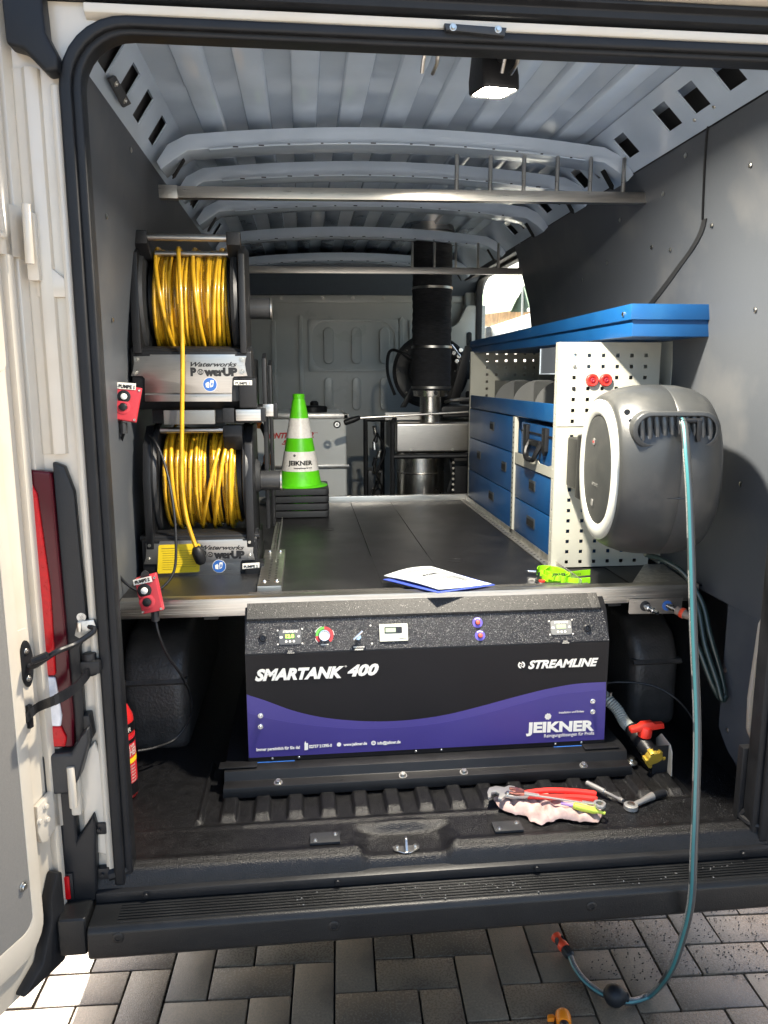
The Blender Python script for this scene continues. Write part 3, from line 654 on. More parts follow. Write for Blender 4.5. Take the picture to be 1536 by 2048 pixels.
# check arm with oval plate, nylon check strap
pl0 = UP(50, 1327, H-dn*.02, dn); uu = (pl0-H).dot(du)
ov = MB().slab([D(uu+.017*math.cos(a), -.019, pl0.z+.052*math.sin(a)) for a in [2*math.pi*k/24 for k in range(24)]], dn, .006).build('check_plate', BLACKPL, dr, bevel=.002)
for dz in (-.033, .028): bolt(D(uu, -.013, pl0.z+dz), dn, .0045, BOLTM, ov, hexa=False)
e1 = U(150, 1288, 1, -.05); e2 = U(188, 1262, 1, -.03)
MB().tube(spline([D(uu, -.012, pl0.z-.004), D(uu-.004, .004, pl0.z-.003), U(110, 1305, 1, -.09), e1, e2, U(178, 1252, 1, -.02)], 5), .006, 8).build('check_arm', BLACKPL, dr)
MB().tube([U(66, 1322, 1, -.10), U(95, 1310, 1, -.10)], .008, 8).build('check_arm_sleeve', BLACKPL, dr)
br = MB().slab([U(a, b, 1, -.012) for a, b in ((158, 1240), (190, 1236), (196, 1255), (165, 1275), (152, 1268))], -Y, .012).build('check_bracket', ROUGHALU, van, bevel=.002)
MB().cyl(U(160, 1262, 1, -.02), U(160, 1262, 1, -.02)+Z*.02, .007, 12).build('pivot_pin', BOLTM, br)
MB().lathe([(.004, 0), (.010, 0), (.010, .006), (.004, .006)], U(164, 1233, 1, -.014), -Y, 14).build('eyelet', ROUGHALU, br)
sp = spline([UP(52, 1436, H-dn*.015, dn), UP(75, 1415, H-dn*.0, dn), U(110, 1400, 1, -.12), U(145, 1380, 1, -.08), U(172, 1352, 1, -.05), U(182, 1335, 1, -.02)], 5)
mb = MB()
for a, b in zip(sp, sp[1:]): d_ = (b-a); mb.obox((a+b)/2, d_, Z, d_.cross(Z), d_.length/2+.001, .011, .0025)
st_ = mb.build('check_strap', BLACKPL, dr)
q = UP(55, 1432, H-dn*.02, dn); MB().obox(q, dn, du, Z, .010, .006, .026).build('strap_foot', BLACKPL, dr, bevel=.002)
q = U(180, 1330, 1, -.02); MB().cyl(q+Z*.028, q-Z*.022, .015, 14).build('strap_anchor', BLACKPL, van, bevel=.003)
MB().obox(q+Vector((.005, -.006, .0)), X, Y, Z, .020, .014, .014).build('strap_clamp', BLACKPL, van, bevel=.003)
# hinges
def hinge(P, kn, kz, par, n_bolts):
    o = MB().slab([UP(a, b, H-dn*.016, dn) for a, b in P], dn, .012).build('hinge', PAINT, par, bevel=.002)
    MB().cyl(U(kn[0], kz[0], 1, -.05), U(kn[1], kz[1], 1, -.05), .0085, 14).build('hinge_pin', PAINT, par, bevel=.001)
    mid = U((kn[0]+kn[1])/2, (kz[0]+kz[1])/2, 1, -.05)
    for a, b in n_bolts: bolt(UP(a, b, H-dn*.004, dn), dn, .006, PAINT, o, hexa=False)
    return o
hinge([(66, 1613), (97, 1580), (120, 1574), (128, 1560), (133, 1552), (137, 1560), (131, 1582), (132, 1608), (139, 1622), (137, 1640), (122, 1648), (104, 1652), (88, 1680), (76, 1684), (68, 1664)], (141, 147), (1534, 1614), dr, [(91, 1612), (79, 1642), (94, 1638)])
hinge([(-6, 404), (24, 412), (40, 416), (46, 428), (36, 436), (38, 500), (50, 508), (46, 520), (10, 512), (-6, 508)], (52, 60), (408, 528), dr, [(4, 470)])
MB().box(-.868, -.845, -.03, -.004, .16, .25).build('hinge_leaf', PAINT, van, bevel=.004)
MB().box(-.868, -.845, -.03, -.004, 1.33, 1.46).build('hinge_leaf', PAINT, van, bevel=.004)
dr2, D2, dn2, du2, H2 = door(1)
# inner right pillar strip
MB().prism([(.828, .30), (.840, .505), (.846, .52), (.856, .50), (.856, .16), (.838, .20), (.832, .215)], 1, .10, .115).build('pillar_strip', PAINT, van, bevel=.003)
MB().box(.78, .862, .036, .06, -.01, .20).build('pillar_foot', BLACKPL, van, bevel=.004)
MB().tube(spline([(.80, .03, .03), (.79, .035, .01), (.80, .0, .008), (.84, -.01, .006)], 5), .009, 8).build('seal_end', RUBBER, van)
MB().tube(spline([(-.775, .02, .06), (-.76, .03, .02), (-.765, .0, .0), (-.80, -.012, -.005)], 5), .014, 8).build('seal_end', RUBBER, van)
# ================================================================== WORK LAMP (lit)
lamp = thing('work_lamp', 'black LED work lamp, switched on, hanging by clips from the rear roof edge', 'work lamp', (.13, .16, 1.80))
c = Vector((.118, .16, 1.790)); f_ = Vector((.06, .02, -1)).normalized(); r_ = Vector((.93, .30, .20)); r_ = (r_-f_*r_.dot(f_)).normalized(); u_ = f_.cross(r_)
mb = MB()
out = rrect(-.048, .048, -.040, .040, .014, 4); n = len(out)
vs = []
for k, (sc, h) in enumerate(((.50, -.088), (.84, -.070), (1.0, -.012), (1.0, .012), (.93, .018), (.90, .012))):
    vs += [c+r_*a*sc+u_*b*sc+f_*h for a, b in out]
fs = [tuple(range(n))[::-1], tuple(range(5*n, 6*n))]
for k in range(5): fs += [(k*n+i, k*n+(i+1) % n, (k+1)*n+(i+1) % n, (k+1)*n+i) for i in range(n)]
body = mb.add(vs, fs).build('lamp_body', BLACKPL, lamp, bevel=.002)
EMIT = mat('lit LED panel', (.9, .9, .85), .4, emit=(1, .93, .80), estr=25)
MB().slab([c+r_*a*.84+u_*b*.84+f_*.0125 for a, b in out], f_, .002).build('led_panel', EMIT, lamp)
for k in range(5): MB().slab([c+r_*(-.036+.017*k+a)+u_*b-f_*.050 for a, b in ((0, -.025), (.005, -.025), (.005, .025), (0, .025))], -f_, .01).build('cooling_fin', BLACKPL, lamp)
for px in (862, 1024):
    q = U(px, 108, 1, .05); MB().tube(spline([q+Vector((-.016, .02, -.03)), q+Vector((-.014, -.0, -.004)), q+Vector((-.004, -.004, .008)), q+Vector((.012, -.004, .006)), q+Vector((.015, .012, -.012)), q+Vector((.012, .05, -.02))], 5), .0042, 8).build('hanging_clip', STEEL, lamp)
MB().tube(spline([c-f_*.055+r_*.03, U(1000, 118, 1, .09), U(1012, 106, 1, .06)], 5), .006, 8).build('lamp_neck', BLACKPL, lamp)
al = bpy.data.lights.new('led_light', 'AREA'); al.shape = 'RECTANGLE'; al.size = .075; al.size_y = .06; al.energy = 20; al.color = (1, .91, .76); al.spread = rad(165)
alo = bpy.data.objects.new('led_light', al); C.objects.link(alo)
alo.matrix_world = Matrix.Translation(c+f_*.020) @ (-f_).to_track_quat('Z', 'Y').to_matrix().to_4x4()
# ================================================================== PLATFORM
YR = .42; ZT = .515
pf = thing('equipment_platform', 'black decked platform in an aluminium frame spanning the load bay at half height', 'platform', (0, YR, ZT))
seams = [-.86, -.098, .104, .86]
ya, yb = YR+.03, 2.13
for a, b in zip(seams, seams[1:]):
    MB().prism([(a+.001, ya), (b-.001, ya), (b-.001, yb), (a+.001, yb)], 2, ZT-.018, ZT-.002).build('deck_board', DECK, pf, bevel=.0008, seg=1)
# round punched caps in the deck
for px, py in ((655, 1058), (912, 1120)):
    q = U(px, py, 2, ZT); MB().lathe([(.028, 0), (.028, .0006), (.026, .0008), (.0255, .0002), (0, .0002)], (q.x, q.y, ZT-.002), Z, 28).build('deck_cap', DECK, pf)
fl = MB().prism([(YR, .476), (YR, .527), (YR+.03, .530), (YR+.03, .512), (YR+.012, .510), (YR+.012, .476)], 0, -.842, .842).build('front_rail', ALU, pf, bevel=.0012)
for z in (.487, .492, .500, .512, .520): MB().box(-.842, .842, YR-.0007, YR+.001, z-.0006, z+.0006).build('rail_groove', ALU, fl)
MB().box(-.87, .87, 2.125, 2.16, ZT-.03, ZT+.028).build('back_rail', ALU, pf, bevel=.002)
# perforated angle rails left and right of the deck
def angle(x, s_, y0, y1):
    o = MB().prism([(x, ZT+.024), (x+s_*.003, ZT+.024), (x+s_*.003, ZT+.003), (x+s_*.030, ZT+.003), (x+s_*.030, ZT-.001), (x, ZT-.001)], 1, y0, y1).build('angle_rail', ROUGHALU, pf, bevel=.0006, seg=1)
    for k in range(46):
        y = y0+.02+k*(y1-y0-.04)/45; MB().cyl((x+s_*.018, y, ZT+.0031), (x+s_*.018, y, ZT+.0036), .0042, 8).build('punched_hole', HOLE, o)
    return o
angle(.497, -1, .47, 2.12); angle(-.425, -1, .80, 1.60)
MB().slab([(.64, YR+.03, ZT+.001), (.83, YR+.03, ZT+.001), (.865, .70, ZT+.001), (.80, .70, ZT+.001)], Z, .004).build('corner_sheet', ROUGHALU, pf, bevel=.001, seg=1)
MB().box(.66, .87, YR+.03, .69, ZT-.003, ZT+.001).build('corner_board', DECK, pf)
# under-frame: longitudinal tubes
for x in (-.60, .60): MB().box(x-.02, x+.02, YR+.04, 2.1, .455, .495).build('frame_tube', BLACKPL, pf)
for x, y in ((-.80, 1.6), (.80, 1.6), (-.8, 2.1), (.8, 2.1)): MB().box(x-.02, x+.02, y-.02, y+.02, 0, .49).build('leg', BLACKPL, pf)
# connector plate on the right with two couplings
o1, n1 = Vector((0, YR-.002, 0)), Vector((0, -1, 0))
pp = [UP(a, b, o1, n1) for a, b in ((1258, 1200), (1364, 1197), (1362, 1224), (1256, 1226))]
cp = MB().slab([pp[0]+Z*.003, pp[1]+Z*.003, pp[2], pp[2]-X*.004-Z*.004, pp[3]-Z*.002+X*.003, pp[3]+Z*.002], n1, .003).build('coupling_plate', STEEL, pf)
def coupling(px, py, d, ringm, nm):
    q = UP(px, py, o1-Y*.003, n1); d = Vector(d).normalized()
    r = MB().lathe([(.0155, 0), (.0155, .002), (.009, .003), (0, .003)], q, n1, 20).build(nm, ringm, cp)
    MB().lathe([(.008, 0), (.008, .008), (.010, .009), (.010, .018), (.007, .02), (.007, .028), (.009, .030), (.009, .035), (.0055, .037), (.0055, .052), (.004, .052)], q, d, 16).build('nipple', CHROME, cp)
    return q
coupling(1290, 1212, (.35, -1, -.15), BLKINK, 'ring_label')
qc = coupling(1334, 1211, (.65, -1, -.25), WAVEBLUE, 'ring_label')
# ================================================================== TANK UNIT
tk = thing('water_purifier', 'black and purple water tank unit printed Smartank 400 under the platform rail', 'tank unit', (.02, .6, .0))
TX0, TX1, TY = -.500, .545, .355
prof = [(TY, .062), (TY, .384), (.388, .470), (.432, .512), (.95, .512), (.95, .062)]
MB().prism(prof, 0, TX0, TX1).build('housing', TANKBLK, tk, bevel=.003, seg=2)
FO, FN = Vector((0, TY-.0012, 0)), Vector((0, -1, 0))
# console panel and textured lid
a0, a1 = Vector((0, TY, .384)), Vector((0, .388, .470)); cu_ = (a1-a0).normalized(); cn = Vector((0, -cu_.z, cu_.y)); cn = cn if cn.y < 0 else -cn
def CP(x, t, h=0): return Vector((x, a0.y, a0.z))+cu_*t+cn*h
LC = (a1-a0).length
pan = MB().slab([CP(TX0+.001, .002), CP(TX1-.001, .002), CP(TX1-.012, LC-.001), CP(TX0+.006, LC-.001)], cn, .0015).build('console_panel', SPARK, tk)
lidn = Vector((0, -.042, .044)).normalized(); lidn = Vector((0, -.69, .72))
LIDM = mat('dusty rough black lid', (.035, .034, .032), .6, var=.5, vscale=200, bump=1.0, bscale=340, speck=(600, .985, (.22, .21, .20)))
MB().prism([(.384, .471), (.381, .478), (.430, .520), (.50, .522), (.50, .512), (.432, .512), (.388, .470)], 0, TX0+.006, TX1-.05).build('lid', LIDM, tk, bevel=.002)
MB().prism([(.384, .471), (.381, .478), (.430, .520), (.50, .522), (.50, .512), (.432, .512), (.388, .470)], 0, TX1-.05, TX1-.02).build('lid_end', LIDM, tk, bevel=.002)
# front graphic sheet: black ground, two purple waves
def F(px, py, h=0): q = UP(px, py, FO, FN); return Vector((q.x, TY-.0012-h, q.z))
MB().slab([(TX0+.0015, TY, .066), (TX1-.0015, TY, .066), (TX1-.0015, TY, .3825), (TX0+.0015, TY, .3825)], FN, .0010).build('front_sheet', SATIN, tk)
wave = spline([F(a, b) for a, b in ((492, 1389), (530, 1401), (585, 1421), (640, 1434), (700, 1441), (760, 1443), (820, 1440), (890, 1430), (960, 1413), (1030, 1394), (1090, 1379), (1150, 1368), (1212, 1364))], 4)
wave = [Vector((min(max(p.x, TX0+.0015), TX1-.0015), p.y, p.z)) for p in wave]
MB().slab([Vector((TX0+.0015, FO.y, .078))]+wave+[Vector((TX1-.0015, FO.y, .078))], FN, .0004).build('purple_field', PURPLE2, tk)
w2 = spline([F(a, b) for a, b in ((492, 1424), (540, 1437), (620, 1450), (720, 1457), (820, 1453), (900, 1442), (980, 1424), (1060, 1402), (1120, 1388), (1212, 1379))], 4)
w2 = [Vector((min(max(p.x, TX0+.0015), TX1-.0015), p.y, p.z)) for p in w2]
MB().slab([Vector((TX0+.0015, FO.y-.0004, .078))]+[p-Y*.0004 for p in w2]+[Vector((TX1-.0015, FO.y-.0004, .078))], FN, .0003).build('purple_shade', PURPLE, tk)
tp, tn = FO-Y*.0008, FN
ptext('SMARTANK', 510, 1361, 688, 1354, tp, tn, .031, WHITEP, tk, shear=.3, bold=.035)
ptext('400', 695, 1352, 758, 1348, tp, tn, .030, WHITEP, tk, shear=.3, bold=.035)
ptext('®', 689, 1334, 694, 1334, tp, tn, .004, WHITEP, tk)
ptext('STREAMLINE', 1056, 1337, 1196, 1331, tp, tn, .023, WHITEP, tk, shear=.3, bold=.03)
ptext('JEIKNER', 1052, 1465, 1188, 1460, tp, tn, .030, WHITEP, tk, bold=.03)
ptext('Reinigungslösungen für Profis', 1088, 1475, 1188, 1469, tp, tn, .0105, WHITEP, tk)
ptext('Installation und Einbau:', 1118, 1427, 1168, 1424, tp, tn, .006, WHITEP, tk)
ptext('Immer persönlich für Sie da!', 513, 1502, 600, 1497, tp, tn, .0085, WHITEP, tk, bold=.02)
ptext('02737 21395-0', 618, 1496, 664, 1493, tp, tn, .0085, WHITEP, tk, bold=.02)
ptext('www.jeikner.de', 687, 1492, 734, 1489, tp, tn, .0085, WHITEP, tk, bold=.02)
ptext('info@jeikner.de', 755, 1489, 801, 1486, tp, tn, .0085, WHITEP, tk, bold=.02)
def icon(pts, m=WHITEP, nm='printed_mark', h=.0012): return MB().slab([F(a, b, h) for a, b in pts], FN, .0003).build(nm, m, tk)
icon([(609, 1486), (611, 1481), (612, 1486), (616, 1486), (616, 1499), (609, 1500)])
def disc(px, py, r, m, par, o, n, nm='printed_mark', r0=0, h=.0004, seg=24, k0=0, k1=None):
    q = UP(px, py, o, n)
    if r0: return MB().lathe([(r0, 0), (r0, h), (r, h), (r, 0)], q, n, seg).build(nm, m, par)
    return MB().lathe([(r, 0), (r, h), (0, h)], q, n, seg).build(nm, m, par)
disc(678, 1489, .0062, WHITEP, tk, tp, tn); disc(747, 1486, .0066, WHITEP, tk, tp, tn, r0=.0045); ptext('@', 743, 1489, 751, 1488, tp, tn, .0065, WHITEP, tk)
# flower over the I, ring emblem before STREAMLINE
fc = UP(1096, 1433, tp, tn)
for k in range(8):
    a = k*math.pi/4+.2; MB().lathe([(.0033, 0), (.0033, .0004), (0, .0004)], fc+Vector((math.cos(a)*.0068, 0, math.sin(a)*.0068)), tn, 10).build('printed_mark', WHITEP, tk)
disc(1096, 1433, .0045, WHITEP, tk, tp, tn)
ec = UP(1043, 1330, tp, tn); R1 = .0105
for s_ in (1, -1):
    pts = [ec+Vector((s_*(.0025+0), 0, s_*-.0068))]+[ec+Vector((s_*R1*math.cos(a), 0, s_*R1*math.sin(a))) for a in [rad(-60+16*k) for k in range(10)]]+[ec+Vector((s_*.0062*math.cos(a), 0, s_*.0062*math.sin(a))) for a in [rad(84-16*k) for k in range(10)]]
    MB().slab(pts[1:], tn, .0003).build('printed_mark', WHITEP, tk)
MB().tube([ec+Vector((-.0035, -.0004, .0055)), ec+Vector((.0022, -.0004, .002)), ec+Vector((-.0022, -.0004, -.002)), ec+Vector((.0035, -.0004, -.0055))], .0011, 6).build('printed_mark', WHITEP, tk)
for px, py in ((521, 1431), (521, 1453), (1185, 1402), (1185, 1423)): bolt(F(px, py, .001), FN, .0055, CHROME, tk, 'screw', h=.006)
for px, py in ((545, 1518), (598, 1515), (832, 1503), (883, 1500), (1111, 1491), (1163, 1488)): bolt((F(px, py).x, TY-.001, .072), FN, .0024, CHROME, tk, 'rivet', hexa=False)
# hinges, blue film
MB().box(TX0+.02, TX0+.13, TY-.004, TY, .052, .063).build('hinge_strip', WAVEBLUE, tk); MB().box(-.12, .19, TY-.004, TY, .052, .060).build('hinge_strip', WAVEBLUE, tk); MB().box(.39, .51, TY-.004, TY, .052, .063).build('hinge_strip', WAVEBLUE, tk)
# floor frame (two stepped beams with bolts)
fx0, fx1 = -.565, .60
MB().prism([(.275, .004), (.278, .030), (.312, .032), (.318, .058), (.345, .062), (1.0, .062), (1.0, .0), (.276, .0)], 0, fx0, fx1).build('base_frame', TANKBLK, tk, bevel=.0025, seg=2)
for px, py in ((556, 1574), (808, 1560), (931, 1553), (1173, 1540)):
    q = U(px, py, 2, .031); bolt((q.x, .293, .0305), Vector((0, -.25, 1)), .0085, BOLTM, tk, h=.009)
for px, py in ((685, 1571), (1055, 1549)): q = U(px, py, 2, .03); MB().cyl((q.x, .293, .0306), (q.x, .293, .0318), .0045, 12).build('hole', HOLE, tk)
for x in (fx0+.03, fx1-.08): MB().box(x-.045, x+.06, .325, .36, .0625, .066).build('frame_lug', TANKBLK, tk, bevel=.001)
# console instruments
co, cnn = CP(0, 0, .0016), cn
def cpt(px, py): return UP(px, py, co, cnn)
cr = X; cup = cu_
def cplate(c_, w_, h_, r_, t_, m, nm, par=None, sk=0): return MB().slab([c_+cr*(a)+cup*b+cn*0 for a, b in rrect(-w_/2, w_/2, -h_/2, h_/2, r_, 4)], cn, t_).build(nm, m, par or tk, bevel=min(.0006, t_*.3))
PODG = mat('grey control label', (.09, .09, .09), .45)
def ctrl(px, py, digits, lit, px2, py2, num):
    q = cpt(px, py); p_ = cplate(q, .062, .041, .007, .0025, PODG if lit else mat('pale control label', (.20, .20, .19), .45), 'pump_controller'); f = q+cn*.0026
    text('STREAMLINE', f+cr*-.020+cup*.012, cr, cup, .042, .0062, WHITEP, p_, shear=.3, bold=.02)
    MB().slab([f+cr*a+cup*b for a, b in rrect(-.014, .014, -.004, .009, .001, 2)], cn, .0004).build('display', mat('green display', (.10, .16, .05), .3) if lit else LCD, p_)
    text(digits, f+cr*-.012+cup*-.0025+cn*.0004, cr, cup, .023, .0095, GREENLCD if lit else mat('pale digits', (.6, .68, .35), .4), p_, bold=.02)
    for k in (-1, 0, 1): disc_ = MB().lathe([(.0033, 0), (.0033, .0006), (0, .0006)], f+cr*.0105*k+cup*-.012, cn, 14).build('key', WHITEP, p_)
    MB().lathe([(.0033, 0), (.0033, .0006), (0, .0006)], f+cr*.024+cup*.001, cn, 14).build('key', WHITEP, p_)
    MB().slab([f+cr*(a-.024)+cup*b for a, b in rrect(-.0045, .0035, -.003, .003, .0015, 3)], cn, .0005).build('key', WHITEP, p_)
    for a, b in ((-.034, .019), (.034, .021), (-.034, -.019), (.034, -.019)): MB().lathe([(.0023, 0), (.0023, .0008), (.001, .0014), (0, .0014)], q+cr*a+cup*b, cn, 10).build('screw', WHITEP, tk)
    ql = cpt(px2, py2); lp = cplate(ql, .030, .011, .0005, .0004, SATIN, 'label'); text('PUMP %s' % num, ql+cr*-.006+cup*.0008+cn*.0005, cr, cup, .013, .0028, WHITEP, lp); text('STREAMLINE', ql+cr*-.010+cup*-.0038+cn*.0005, cr, cup, .021, .0026, WHITEP, lp, shear=.3)
ctrl(580, 1274, '12.8', True, 581, 1304, 1); ctrl(1122, 1255, '8.8.8', False, 1131, 1284, 2)
for px, py in ((526, 1276), (1174, 1256)): MB().lathe([(.0105, 0), (.0105, .004), (.008, .006), (.0065, .006), (.006, .0015), (.003, .0015), (.003, .004), (0, .004)], cpt(px, py), cn, 24).build('socket', BLACKPL, tk)
gq = cpt(649, 1271); gg = MB().lathe([(.0165, 0), (.0165, .006), (.0150, .009), (.0135, .009), (.0135, .006), (0, .006)], gq, cn, 32).build('pressure_gauge', CHROME, tk)
MB().lathe([(.0134, 0), (.0134, .0004), (0, .0004)], gq+cn*.0061, cn, 28).build('dial', WHITEP, gg)
MB().tube([gq+cn*.007+cr*.003+cup*.002, gq+cn*.007-cr*.008-cup*.006], .0007, 5).build('needle', BLKINK, gg)
for k in range(11): a = rad(-45+27*k); MB().slab([gq+cn*.0066+(cr*math.cos(a)+cup*math.sin(a))*r0+(-cr*math.sin(a)+cup*math.cos(a))*w_ for r0, w_ in ((.0092, .0004), (.012, .0004), (.012, -.0004), (.0092, -.0004))], cn, .0002).build('dial_mark', BLKINK, gg)
def arc(a0_, a1_, r0, r1, m, h): return MB().slab([gq+(cr*math.cos(rad(a))+cup*math.sin(rad(a)))*r1 for a in [a0_+(a1_-a0_)*k/14 for k in range(15)]]+[gq+(cr*math.cos(rad(a))+cup*math.sin(rad(a)))*r0 for a in [a1_-(a1_-a0_)*k/14 for k in range(15)]], cn, h).build('gauge_scale', m, tk)
GRN = mat('green print', (.10, .42, .05), .4); REDP = mat('red print', (.55, .03, .03), .4)
arc(92, 182, .0185, .0245, GRN, .0005); arc(-48, 90, .0185, .0245, REDP, .0005); arc(184, 228, .0185, .0245, REDP, .0005); arc(105, 160, .0262, .0272, WHITEP, .0005); arc(0, 32, .0262, .0272, WHITEP, .0005); arc(195, 225, .0262, .0272, WHITEP, .0005)
text('STREAMLINE', gq+cr*-.011+cup*-.0265+cn*.0003, cr, cup, .022, .003, WHITEP, tk, shear=.3, bold=.02)
vq = cpt(716, 1274); vv = MB().lathe([(.009, 0), (.009, .005), (.006, .005), (.006, .014), (0, .014)], vq, cn, 6).build('waste_valve', CHROME, tk)
MB().cyl(vq+cn*.016+cr*-.014+cup*-.007, vq+cn*.016+cr*.012+cup*.016, .0042, 12).build('lever', CHROME, vv, bevel=.0005)
lq = cpt(718, 1296); lp = cplate(lq, .040, .014, .0005, .0004, SATIN, 'label'); text('WASTE WATER', lq+cr*-.016+cup*.001+cn*.0005, cr, cup, .032, .0036, WHITEP, lp, bold=.02); text('STREAMLINE', lq+cr*-.012+cup*-.0055+cn*.0005, cr, cup, .024, .0034, WHITEP, lp, shear=.3, bold=.02)
mq = cpt(787, 1265); mm_ = cplate(mq, .080, .048, .0015, .005, mat('ivory meter case', (.62, .62, .52), .4, var=.03), 'flow_meter'); f = mq+cn*.0051
MB().slab([f+cr*a+cup*b for a, b in rrect(-.026, .024, -.002, .016, .0015, 3)], cn, .0012).build('meter_window', BLKINK, mm_)
MB().slab([f+cn*.0012+cr*a+cup*b for a, b in rrect(-.023, .006, .001, .013, .001, 2)], cn, .0004).build('display', LCD, mm_)
for a in (.011, .018): MB().lathe([(.0018, 0), (.0018, .0015), (0, .0015)], f+cr*a+cup*.003+cn*.001, cn, 10).build('key', DARKPL, mm_)
for a in (-.014, -.009): MB().lathe([(.0014, 0), (.0014, .0004), (0, .0004)], f+cr*a+cup*-.018, cn, 10).build('dot', BLKINK, mm_)
MB().lathe([(.0016, 0), (.0016, .0004), (0, .0004)], f+cr*-.035+cup*.019, cn, 10).build('dot', BLKINK, mm_)
text('STREAMLINE', f+cr*.014+cup*-.019, cr, cup, .023, .003, BLKINK, mm_, shear=.3)
for px, py in ((741, 1251), (744, 1287)): MB().lathe([(.0025, 0), (.0025, .0008), (0, .001)], cpt(px, py), cn, 10).build('screw', WHITEP, tk)
VIO = mat('violet ring print', (.12, .09, .45), .4)
for px, py in ((955, 1245), (960, 1271)):
    q = cpt(px, py); b_ = MB().lathe([(.0075, 0), (.0075, .0008), (.0148, .0008), (.0148, 0)], q, cn, 28).build('button_ring', VIO, tk)
    MB().lathe([(.0075, 0), (.0075, .005), (.006, .0055), (.006, .004), (0, .004)], q, cn, 20).build('button_bezel', BLACKPL, b_)
    MB().lathe([(.0062, .003), (.0058, .009), (.003, .0105), (0, .0105)], q, cn, 18).build('red_button', mat('red push button', (.75, .10, .06), .35), b_)
    MB().slab([q+cn*.0009+(cr*math.cos(rad(a))+cup*math.sin(rad(a)))*.0132 for a in range(50, 131, 10)]+[q+cn*.0009+(cr*math.cos(rad(a))+cup*math.sin(rad(a)))*.0108 for a in range(130, 49, -10)], cn, .0002).build('ring_print', WHITEP, b_)
# ================================================================== HOSE REELS (left)
def coils(xa, xb, yc, zc, r, n_t, rh, seed, cross=()):
    rnd = random.Random(seed); mb = MB(); path = []; S_ = 26
    for k in range(n_t*S_+1):
        a = 2*math.pi*k/S_; t = k/(n_t*S_)
        x = xa+(xb-xa)*t+.005*math.sin(a*.47+seed)+.004*math.sin(a*.23); rr = r+.003*math.sin(a*.37+seed)
        path.append((x, yc+rr*math.cos(a), zc+rr*math.sin(a)))
    mb.tube(path, rh, 7, uv=True)
    path = []                                             # second layer with slanting turns
    n2 = max(6, int(n_t*.66))
    for k in range(n2*S_+1):
        a = 2*math.pi*k/S_; t = k/(n2*S_)
        x = xb-.008-(xb-xa-.016)*t+.011*math.sin(a*.31+seed*2)+.006*math.sin(a*.57); rr = r+rh*1.75+.002*math.sin(a*.61)
        x = min(max(x, xa), xb); path.append((x, yc+rr*math.cos(a), zc+rr*math.sin(a)))
    mb.tube(path, rh, 7, uv=True)
    for (xs0, xs1) in cross:
        path = []
        for k in range(29):
            a = math.pi*2*k/28; t = .5-.5*math.cos(a); rr = r+rh*3.2
            path.append((xs0+(xs1-xs0)*t, yc+rr*math.cos(a+rad(90)), zc+rr*math.sin(a+rad(90))))
        mb.tube(path, rh, 7, uv=True)
    return mb
def reel(name_label, xl, xr, yc, zc, r, yp, plate_px, num, seed, cross, flange_r, group):
    t = thing('hose_reel', name_label, 'hose reel', ((xl+xr)/2, yc, zc), group)
    drum = MB().cyl((xl, yc, zc), (xr, yc, zc), r-.012, 32).build('drum', BLACKPL, t)
    rh = .0066; coils(xl+.012, xr-.010, yc, zc, r-.004, 22, rh, seed, cross).build('yellow_hose', YEL, t, smooth=80)
    for x, s_ in ((xl-.004, -1), (xr+.004, 1)):
        pr = [(flange_r-.03, 0), (flange_r, .004), (flange_r+.004, .014), (flange_r, .024), (flange_r-.06, .034), (.06, .036), (.05, .050), (0, .050)]
        MB().lathe(pr, (x, yc, zc), (s_, 0, 0), 44).build('flange', DARKPL, t, smooth=30)
    hubx = xr+.055
    hub = MB().lathe([(.034, 0), (.034, .068), (.028, .070), (.028, .066), (0, .066)], (hubx, yc, zc-.015), X, 28).build('hub', DARKPL, t)
    MB().lathe([(.034, .066), (.038, .066), (.038, .071), (.031, .071)], (hubx, yc, zc-.015), X, 28).build('hub_ring', STEEL, hub)
    MB().cyl((xl-.075, yc-.06, zc-.008), (xl-.035, yc-.06, zc-.008), .012, 14).build('axle_pin', STEEL, t, bevel=.001)
    return t, drum
GR = 'yellow hose reels stacked on the left'
# --- upper reel
r1, dm1 = reel('upper hose reel, its yellow hose hanging down, with a plate marked Pumpe 1', -.792, -.548, .935, 1.375, .150, .75, None, 1, 1, ((-.775, -.725), (-.575, -.605), (-.572, -.585), (-.66, -.63)), .185, GR)
def reel_frame(t, zt, zb, xl, xr, yc, full):
    if full:
        for x0, x1 in ((xl-.035, xl+.012), (xr-.012, xr+.030)):
            MB().prism([(yc-.175, zt-.035), (yc-.18, zt+.002), (yc-.145, zt+.008), (yc-.12, zt-.030), (yc-.10, zt-.045), (yc+.03, zt-.05), (yc+.03, zt-.075), (yc-.12, zt-.072)], 0, x0, x1).build('handle_block', BLACKPL, t, bevel=.004)
        MB().cyl((xl, yc-.158, zt-.014), (xr, yc-.158, zt-.014), .0105, 18).build('handle_bar', STEEL, t)
        MB().cyl((xl+.02, yc-.10, zt-.052), (xr-.0, yc-.10, zt-.052), .008, 16).build('guide_bar', STEEL, t)
        for x0, x1 in ((xl-.045, xl-.020), (xr+.020, xr+.040)):
            MB().prism([(yc-.13, zt-.03), (yc-.175, zt-.06), (yc-.188, zc_-.05), (yc-.190, zb), (yc+.05, zb), (yc+.05, zt-.02)], 0, x0, x1).build('side_frame', BLACKPL, t, bevel=.004)
zc_ = 1.375
reel_frame(r1, 1.566, 1.21, -.79, -.535, .93, True)
bs = MB().prism([(.752, 1.065), (.752, 1.216), (.775, 1.232), (.83, 1.235), (.90, 1.20), (1.1, 1.2), (1.1, 1.04), (.78, 1.04)], 0, -.845, -.482).build('base', BLACKPL, r1, bevel=.005, seg=3)
MB().cyl((-.845, .768, 1.218), (-.49, .768, 1.218), .010, 12).build('base_roll', BLACKPL, r1)
